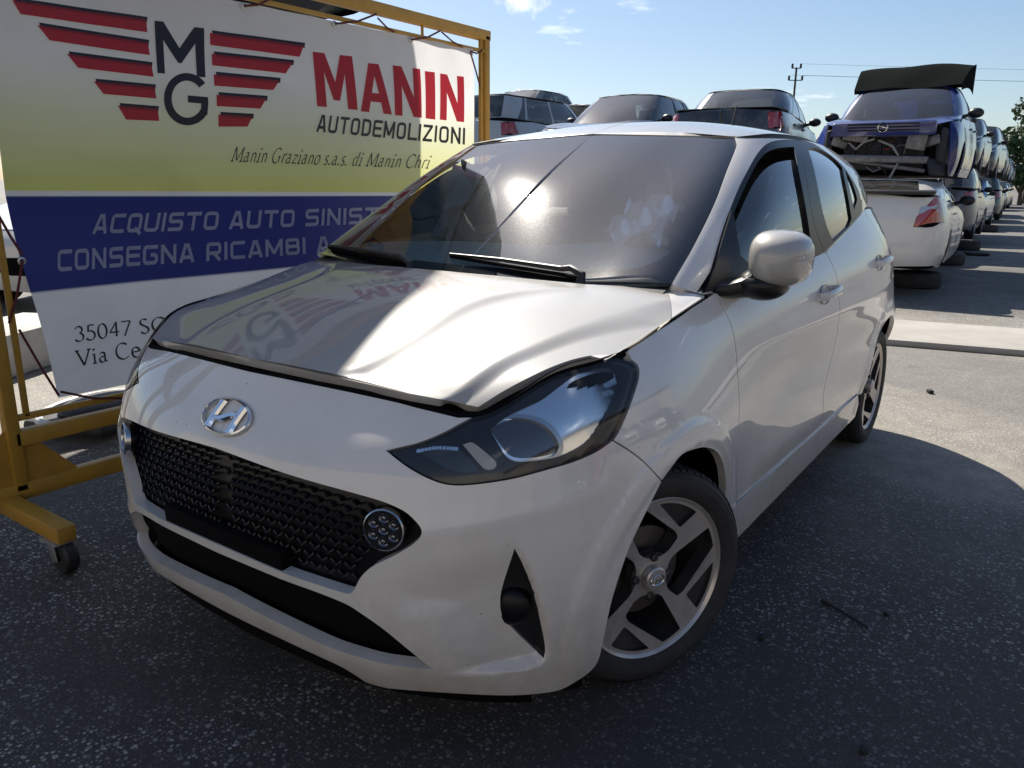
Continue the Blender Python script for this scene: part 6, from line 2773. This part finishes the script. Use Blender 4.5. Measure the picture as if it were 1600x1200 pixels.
def proto(kind):
    if kind not in protos:
        if kind == 'hatch':
            protos[kind] = gen_car("scrap_car", "x", "car", P_GREY, L=3.9, H=1.46, axr=3.2, rb=3.62, rfe=3.3)
        elif kind == 'suv':
            protos[kind] = gen_car("scrap_car", "x", "car", P_GREY, L=4.3, H=1.60, W=.87, axr=3.45, rb=4.1, rfe=3.85, belt=1.0, deckh=1.08, wst=1.8, cowl=1.1)
        elif kind == 'saloon':
            protos[kind] = gen_car("scrap_car", "x", "car", P_GREY, L=4.4, H=1.42, axr=3.45, rb=3.6, rfe=3.05, sedan=True, deckh=1.02)
        elif kind == 'van':
            protos[kind] = gen_car("scrap_van", "x", "van", P_GREY, L=4.4, H=2.16, W=.88, axr=3.5, cowl=.75, wst=1.35, rfe=3.75, rb=4.36, belt=1.08, deckh=1.12, solid=True)
        elif kind == 'wreck':
            protos[kind] = gen_car("scrap_car", "x", "car", P_GREY, L=3.9, H=1.44, axr=3.2, rb=3.62, rfe=3.3, front_on=False, hood_on=False, lamps=False, glass_on=False)
        o = protos[kind]
        o['_used'] = 0
    o = protos[kind]
    if o['_used'] == 0:
        o['_used'] = 1
        return o, True
    return o, False


def scrap(kind, label, pm, x, y, z, heading, pitch=0, roll=0, group=GR, cat="car"):
    o, first = proto(kind)
    if not first:
        src = o
        c = copy_tree(src, None, pm, P_GREY)
    else:
        c = o
        for q in [o]+list(o.children_recursive):
            if q.type == 'MESH' and q.data.materials and q.data.materials[0] == P_GREY:
                q.material_slots[0].link = 'OBJECT'
                q.material_slots[0].material = pm
    for k in ('_len', '_used'):
        if k in c and c is not o:
            del c[k]
    c.name = "scrap_car"
    c['label'], c['category'], c['group'] = label, cat, group
    c.rotation_euler = (roll, pitch, R(heading+180))
    c.location = (x, y, z)
    c.scale = (random.uniform(.95, 1.04), random.uniform(.97, 1.03), random.uniform(.96, 1.04)) if group == GR else (1, 1, 1)
    return c


# copies keep each mesh's own material on the object, so recolour from the source's own slot
_oldcopy = copy_tree


def copy_tree(o, parent=None, pm=None, old=None):
    c = o.copy()
    COL.objects.link(c)
    c.parent = parent
    if pm and o.type == 'MESH' and o.data.materials and o.data.materials[0] == old:
        c.material_slots[0].link = 'OBJECT'
        c.material_slots[0].material = pm
    for ch in list(o.children):
        copy_tree(ch, c, pm, old)
    return c


# second storey and lower storey along the lane: (column, metres, z, kind, paint, heading, label)
lane = [
 (1512, 13.6, 1.42, 'wreck', P_WHITE, 183, 1.05, "white wreck with open crumpled wings and one wheel, above the silver people carrier"),
 (1524, 17.4, .10, 'suv', P_GREY, 2, .95, "dark grey car with red tail lamps, tail towards us, beyond the silver people carrier"),
 (1537, 19.0, 1.55, 'hatch', P_BLACK, 181, 1.0, "black car with a white wing on the upper level behind the white wreck"),
 (1552, 22.6, .08, 'hatch', P_LBLUE, 180, 1.0, "light blue hatchback at ground level beyond the dark grey car"),
 (1551, 24.0, 1.48, 'suv', P_BLACK, 180, .9, "black estate with a bright roof edge on the upper level of the row"),
 (1566, 28.5, .08, 'suv', P_DGREEN, 3, 1.0, "dark green car at ground level beyond the light blue hatchback"),
 (1572, 34.5, .08, 'hatch', P_SILVER, 180, 1.0, "silver hatchback at ground level beyond the dark green car"),
 (1570, 33.0, 1.50, 'hatch', P_GREY, 2, 1.0, "grey hatchback on the upper level over the silver one far down the lane"),
 (1580, 42.0, .08, 'saloon', P_BLACK, 180, 1.0, "black saloon at ground level far down the lane"),
 (1584, 50.0, .08, 'suv', P_WHITE, 180, 1.0, "white car farthest down the lane"),
 (1582, 48.0, 1.50, 'hatch', P_LBLUE, 0, 1.0, "pale blue car on the upper level farthest down the lane"),
]
for px, d, z, kind, pm, hd, dy, lab in lane:
    x, y = spot(px, d)
    if abs((hd % 360)-180) > 90:
        x += 4.0
    scrap(kind, lab, pm, x, y+dy, z, hd, roll=random.uniform(-.02, .02))

# the field to the left: upper storey shows over the white car's roof, the lower one carries it
G2 = "scrap cars stacked in the field behind"
field = [
 (738, 15.8, 1.34, 'suv', P_SILVER, 0, "silver estate with dark rear window beside the frame's right post", P_GREY),
 (822, 17.5, 1.60, 'wreck', P_SILVER, 182, "grey bodyshell without windows behind the silver estate", P_RED),
 (868, 20.5, 1.85, 'saloon', P_BLACK, 181, "black saloon low behind the grey bodyshell", P_WHITE),
 (895, 12.4, 1.28, 'hatch', P_BLACK, 184, "black hatchback with bright windscreen above the white hatchback's roof", P_SILVER),
 (1118, 11.3, 1.24, 'saloon', P_BLACK, 8, "black saloon with misted rear window above the white hatchback's roof", P_GREY),
 (742, 19.5, 2.10, 'hatch', P_GREY, 180, "grey hatchback high behind the frame's right post", P_CHAMP),
 (1275, 17.0, 1.0, 'hatch', P_DGREEN, 180, "dark green hatchback far behind, right of the black saloon", P_LBLUE),
]
for px, d, z, kind, pm, hd, lab, pm2 in field:
    x, y = spot(px, d)
    tail = abs(hd) < 90
    L_ = {'suv': 4.3, 'saloon': 4.4}.get(kind, 3.9)
    ch, sh = (math.cos(R(hd))*L_, math.sin(R(hd))*L_) if tail else (0, 0)
    scrap(kind, lab, pm, x+ch, y+sh, z, hd, group=G2)
    c2 = 'hatch' if kind in ('hatch', 'wreck') else kind
    scrap(c2, "car under the "+lab, pm2, x+ch, y+sh+.05, max(0, z-1.62 if kind == 'suv' else z-1.46), hd, group=G2)
# a bright windscreen for the black wreck's front
# tyres lying under the row
ty = None
GT = "tyres lying under the stacked cars"
tyres = [(1455, 437, "flat tyre under the tail of the white coupe"), (1495, 404, "flat tyre under the sill of the silver people carrier"), (1522, 383, "flat tyre under the dark grey car"), (1552, 357, "flat tyre under the light blue hatchback")]
for px, py, lab in tyres:
    g_ = at(px, py, 2, .10)
    if ty is None:
        ty = MB().lathe([(.195, .085), (.215, .095), (.26, .095), (.295, .080), (.305, .05), (.305, -.05), (.295, -.08), (.26, -.095), (.195, -.085)], None, 36).build("loose_tyre", tyre_m)
        o = ty
    else:
        o = ty.copy()
        COL.objects.link(o)
    o.location = (g_[0], g_[1]+.18, .097)
    tag(o, lab, "tyre", GT)

# car held up on a rack behind the banner: its shadow falls on the sheet and the bonnet
rack = scrap('van', "dark green van held high on a steel rack behind the banner", P_DGREEN, -1.40, 2.55, 2.31, 187, pitch=.055, group=G2, cat="van")
rk = MB()
steel = mat("rack_steel", (.09, .075, .06), .6, metal=.3, noise=.2, dirt=(.16, .07, .03), dirt_amt=.6)
RK = empty("steel_rack", (.9, 3.15, 0), label="rusty steel rack standing behind the banner under the dark green van", cat="rack")
for x in (-.6, 2.35):
    for y in (2.45, 3.85):
        o = MB().beam((x, y, 0), (x, y, 1.96), .12, .12, .01, up=(0, 1, 0)).build("rack_post", steel, RK)
        o.matrix_parent_inverse = Matrix.Translation(-Vector(RK.location))
for y in (2.45, 3.85):
    o = MB().beam((-1.0, y, 2.02), (2.75, y, 2.02), .12, .14, .01).build("rack_beam", steel, RK)
    o.matrix_parent_inverse = Matrix.Translation(-Vector(RK.location))
# white van seen through the gap left of the banner, and a concrete block before it
x, y = spot(10, 6.6)
scrap('suv', "white car with black bumper strips seen left of the banner", P_WHITE, x+.35, y+.75, .0, 215, group=G2)
g0 = at(30, 580, 2, 0)
blk = MB().box((0, 0, .14), (.9, .55, .28), None, .02).build("concrete_block", mat("pale_concrete", (.55, .53, .49), .85, noise=.15, bump=.4, dirt=(.25, .23, .2), dirt_amt=.5))
blk.location = (g0[0]+.1, g0[1]+.25, 0)
blk.rotation_euler = (0, 0, .5)
tag(blk, "pale concrete block lying on the ground left of the banner", "block")
# old seat base lying behind the frame
g0 = at(160, 680, 2, 0)
mb = MB()
mb.box((0, 0, .06), (.62, .46, .07), None, .03)
mb.ellipsoid((-.02, 0, .11), (.24, .17, .05))
lid = mb.build("seat_base", mat("seat_black", (.03, .03, .03), .6, noise=.3))
MB().tube([(.34*math.cos(a), .26*math.sin(a), .085) for a in np.linspace(0, 6.283, 30)], .022, 8).build("edge_trim", mat("light_trim", (.5, .5, .5), .4), lid)
lid.location = (g0[0]+.12, g0[1]+.18, 0)
lid.rotation_euler = (0, 0, .4)
tag(lid, "black seat base with pale edge lying on the ground behind the banner frame", "seat base")

# debris on the asphalt
def debris(name, px, py, m, label, build):
    g_ = at(px, py, 2, .005)
    o = build().build(name, m)
    o.location = (g_[0], g_[1], 0)
    tag(o, label, "debris")
    return o


p0, p1 = at(1285, 938, 2, .006), at(1356, 980, 2, .006)
st = MB().tube([p0, (p0*.7+p1*.3)+np.array((0, .004, .003)), p1], [.007, .0045, .004], 6).build("rubber_strip", black)
tag(st, "thin black rubber strip lying on the asphalt right of the front wheel", "debris")
dk = mat("debris_dark", (.015, .015, .015), .7)
debris("rubber_scrap", 1453, 613, dk, "small black scrap on the sunlit gravel behind the rear wheel", lambda: MB().box((0, 0, .012), (.05, .03, .02), Matrix.Rotation(.5, 3, 'Z'), .005))
debris("rubber_scrap", 1190, 995, dk, "small black scrap on the dark asphalt beside the front tyre", lambda: MB().box((0, 0, .006), (.022, .016, .012), Matrix.Rotation(.2, 3, 'Z'), .004))
debris("rubber_scrap", 1385, 959, dk, "tiny black scrap on the asphalt right of the rubber strip", lambda: MB().box((0, 0, .005), (.016, .012, .01), Matrix.Rotation(.9, 3, 'Z'), .003))
debris("rubber_scrap", 1350, 1172, dk, "black scrap on the asphalt at the photo's lower edge", lambda: MB().box((0, 0, .006), (.022, .018, .012), Matrix.Rotation(.1, 3, 'Z'), .004))
debris("car_part", 1525, 398, dk, "black piece of trim lying in the lane beside the row", lambda: MB().box((0, 0, .03), (.5, .35, .05), Matrix.Rotation(.3, 3, 'Z'), .02))

# ---------------------------------------------------------------- pole with insulators, wires, trees
x, y = spot(1228, 70)
wood = mat("pole_dark", (.05, .045, .04), .8)
PO = empty("utility_pole", (x, y, 0), label="thin utility pole with insulators far behind the black saloon", cat="pole")
zt_ = 1.234+(287-120)/1224*70
d_ = np.array((-FWD[1], FWD[0]))
o = MB().tube([(0, 0, 0), (0, 0, zt_)], [.10, .08], 10).build("pole", wood, PO)
for zz in (zt_-.05, zt_-1.0):
    wdt = .35 if zz > zt_-.5 else .55
    MB().beam((-d_[0]*wdt, -d_[1]*wdt, zz), (d_[0]*wdt, d_[1]*wdt, zz), .07, .07, .01).build("cross_arm", wood, PO)
    for s_ in (-1, 1):
        MB().tube([(s_*d_[0]*wdt, s_*d_[1]*wdt, zz), (s_*d_[0]*wdt, s_*d_[1]*wdt, zz+.35)], .09, 8).build("insulator", wood, PO)
for k, (zz, off) in enumerate(((zt_-.6, .5), (zt_+.3, -.3), (zt_-.6, -.5))):
    a = Vector((x+d_[0]*off, y+d_[1]*off, zz))
    dirv = Vector((.55, -.83, 0)).normalized()
    pts = [a+dirv*t+Vector((0, 0, -.9*(1-((t-70)/70)**2))) for t in np.linspace(0, 140, 20)]
    o = MB().tube(pts, .009, 5).build("overhead_wire", wood)
    tag(o, ["lowest of the thin power lines leaving the pole to the right", "topmost of the thin power lines leaving the pole to the right", "middle of the thin power lines leaving the pole to the right"][k], "wire")

leaf_m = {}


def leaf_mat(name, c):
    m = mat(name, c, .6, noise=.35, nscale=1.3)
    return m


def tree(name, label, px, d, h, rad, c, seed, trunk_h, n=2600, lobes=9, leaf=.22):
    r_ = np.random.default_rng(seed)
    x, y = spot(px, d)
    root = empty(name, (x, y, 0), label=label, cat="tree")
    mb = MB()
    mb.tube([(0, 0, 0), (.08, .05, trunk_h), (.0, .1, h*.75)], [h*.035, h*.024, h*.008], 8)
    cs = []
    for k in range(lobes):
        a, q = r_.uniform(0, 6.28), r_.uniform(.15, .8)
        c_ = np.array((math.cos(a)*rad*q, math.sin(a)*rad*q, trunk_h+(h-trunk_h)*r_.uniform(.15, .85)))
        cs.append((c_, rad*r_.uniform(.28, .5)))
        mb.tube([(.05, .05, trunk_h*.9), tuple(c_*[.5, .5, .85]), tuple(c_)], [h*.014, h*.008, .02], 6)
    mb.build("trunk", mat("bark", (.09, .07, .05), .9, bump=.5), root)
    V, F = [], []
    for k in range(n):
        c_, rr = cs[r_.integers(len(cs))]
        v = r_.normal(size=3)
        v /= np.linalg.norm(v)
        p = c_+v*rr*r_.uniform(.55, 1.05)
        s = leaf*r_.uniform(.6, 1.3)
        a = r_.normal(size=3)
        a /= np.linalg.norm(a)
        b = np.cross(a, r_.normal(size=3))
        b /= np.linalg.norm(b)
        i = len(V)
        V += [p-a*s, p+b*s*.5, p+a*s, p-b*s*.5]
        F.append((i, i+1, i+2, i+3))
    mesh_obj("crown", V, F, leaf_mat("leaf_"+name, c), root, smooth=False)
    return root


tree("leafy_tree", "loose pale green tree rising behind the row at the right edge", 1606, 62, 7.6, 2.6, (.085, .12, .04), 4, 2.5, n=2400, lobes=10, leaf=.20)
tree("bushy_tree", "dense dark green bush below the loose pale tree at the right edge", 1598, 58, 4.9, 2.2, (.045, .085, .025), 9, .8, n=4200, lobes=12, leaf=.20)

# ---------------------------------------------------------------- across the lane, behind the viewer: what the paint and glass mirror
G3 = "cars parked across the lane"
for k, (xx, yy, kind, pm, hd, lab) in enumerate([(3.2, -8.2, 'hatch', P_RED, 80, "red hatchback parked across the lane"), (6.0, -8.6, 'suv', P_SILVER, 95, "silver estate parked across the lane"),
                                                (.6, -8.4, 'saloon', P_BLACK, 88, "black saloon parked across the lane"), (8.8, -8.2, 'hatch', P_WHITE, 84, "white hatchback parked across the lane"),
                                                (11.8, -8.6, 'suv', P_GREY, 92, "grey estate parked across the lane")]):
    scrap(kind, lab, pm, xx, yy, 0, hd, group=G3)
SH = empty("warehouse", (2, -17, 0), label="long low warehouse with grey roof across the lane behind the viewer", cat="building")
wallm = mat("warehouse_wall", (.40, .36, .30), .85, noise=.1, nscale=.8, bump=.2, bscale=10)
roofm = mat("warehouse_roof", (.12, .12, .125), .7, noise=.15)
def shp(mb, nm, m_):
    o = mb.build(nm, m_, smooth=False)
    o.parent = SH
    o.matrix_parent_inverse = Matrix.Translation(-Vector(SH.location))
    return o
shp(MB().box((2, -18, 2.1), (34, 8, 4.2)), "wall", wallm)
mb = MB()
mb.add([(-15.5, -13.6, 4.21), (19.5, -13.6, 4.21), (19.5, -18, 5.4), (-15.5, -18, 5.4), (19.5, -22.4, 4.21), (-15.5, -22.4, 4.21)], [(0, 1, 2, 3), (3, 2, 4, 5), (0, 3, 5), (1, 4, 2)])
shp(mb, "roof", roofm)
for xx in (-10, -2, 6, 14):
    shp(MB().box((xx, -13.98, 1.7), (3.4, .10, 3.4)), "door", mat("shutter_grey", (.22, .23, .25), .5))
# west of the viewer: unseen wall added to bounce sunlight onto the car's front
bw = MB().box((-7.5, 0, 2.0), (.25, 26, 4.0)).build("bounce_wall", mat("bounce_plaster", (.64, .585, .51), .9, noise=.08, nscale=1), smooth=False)
tag(bw, "plain plastered wall added behind the viewer to bounce sunlight", "wall")
# ---------------------------------------------------------------- clouds: part of the sky shader, thin and low
cl = nt.nodes
tc = cl.new("ShaderNodeTexCoord")
sep = cl.new("ShaderNodeSeparateXYZ")
nt.links.new(tc.outputs["Generated"], sep.inputs[0])
# project the direction on a cloud plane overhead
dv = cl.new("ShaderNodeVectorMath")
dv.operation = 'DIVIDE'
cmb = cl.new("ShaderNodeCombineXYZ")
mxz = cl.new("ShaderNodeMath")
mxz.operation = 'MAXIMUM'
mxz.inputs[1].default_value = .03
nt.links.new(sep.outputs[2], mxz.inputs[0])
addz = cl.new("ShaderNodeMath")
addz.operation = 'ADD'
addz.inputs[1].default_value = .08
nt.links.new(mxz.outputs[0], addz.inputs[0])
for i in range(3):
    nt.links.new(addz.outputs[0], cmb.inputs[i])
nt.links.new(tc.outputs["Generated"], dv.inputs[0])
nt.links.new(cmb.outputs[0], dv.inputs[1])
n1 = cl.new("ShaderNodeTexNoise")
n1.inputs["Scale"].default_value = 1.15
n1.inputs["Detail"].default_value = 9
n1.inputs["Roughness"].default_value = .58
nt.links.new(dv.outputs[0], n1.inputs["Vector"])
mr = cl.new("ShaderNodeMapRange")
mr.inputs[1].default_value = .61
mr.inputs[2].default_value = .74
mr.inputs[3].default_value = 0
mr.inputs[4].default_value = .85
nt.links.new(n1.outputs[0], mr.inputs[0])
# one small bright cloud high over the banner's right post
dot = cl.new("ShaderNodeVectorMath")
dot.operation = 'DISTANCE'
dot.inputs[1].default_value = tuple(ray(800, -2))
nt.links.new(tc.outputs["Generated"], dot.inputs[0])
n2 = cl.new("ShaderNodeTexNoise")
n2.inputs["Scale"].default_value = 22
n2.inputs["Detail"].default_value = 7
nt.links.new(tc.outputs["Generated"], n2.inputs["Vector"])
m1 = cl.new("ShaderNodeMath")
m1.operation = 'MULTIPLY_ADD'
m1.inputs[1].default_value = .12
nt.links.new(n2.outputs[0], m1.inputs[0])
nt.links.new(dot.outputs["Value"], m1.inputs[2])
mr2 = cl.new("ShaderNodeMapRange")
mr2.inputs[1].default_value = .060
mr2.inputs[2].default_value = .088
mr2.inputs[3].default_value = .95
mr2.inputs[4].default_value = 0
nt.links.new(m1.outputs[0], mr2.inputs[0])
mxx = cl.new("ShaderNodeMath")
mxx.operation = 'MAXIMUM'
nt.links.new(mr.outputs[0], mxx.inputs[0])
nt.links.new(mr2.outputs[0], mxx.inputs[1])
mr = mxx
mx = cl.new("ShaderNodeMix")
mx.data_type = 'RGBA'
mx.inputs[7].default_value = (13.0, 13.2, 13.6, 1)
nt.links.new(mr.outputs[0], mx.inputs[0])
nt.links.new(sky.outputs[0], mx.inputs[6])
nt.links.new(mx.outputs[2], bg.inputs[0])
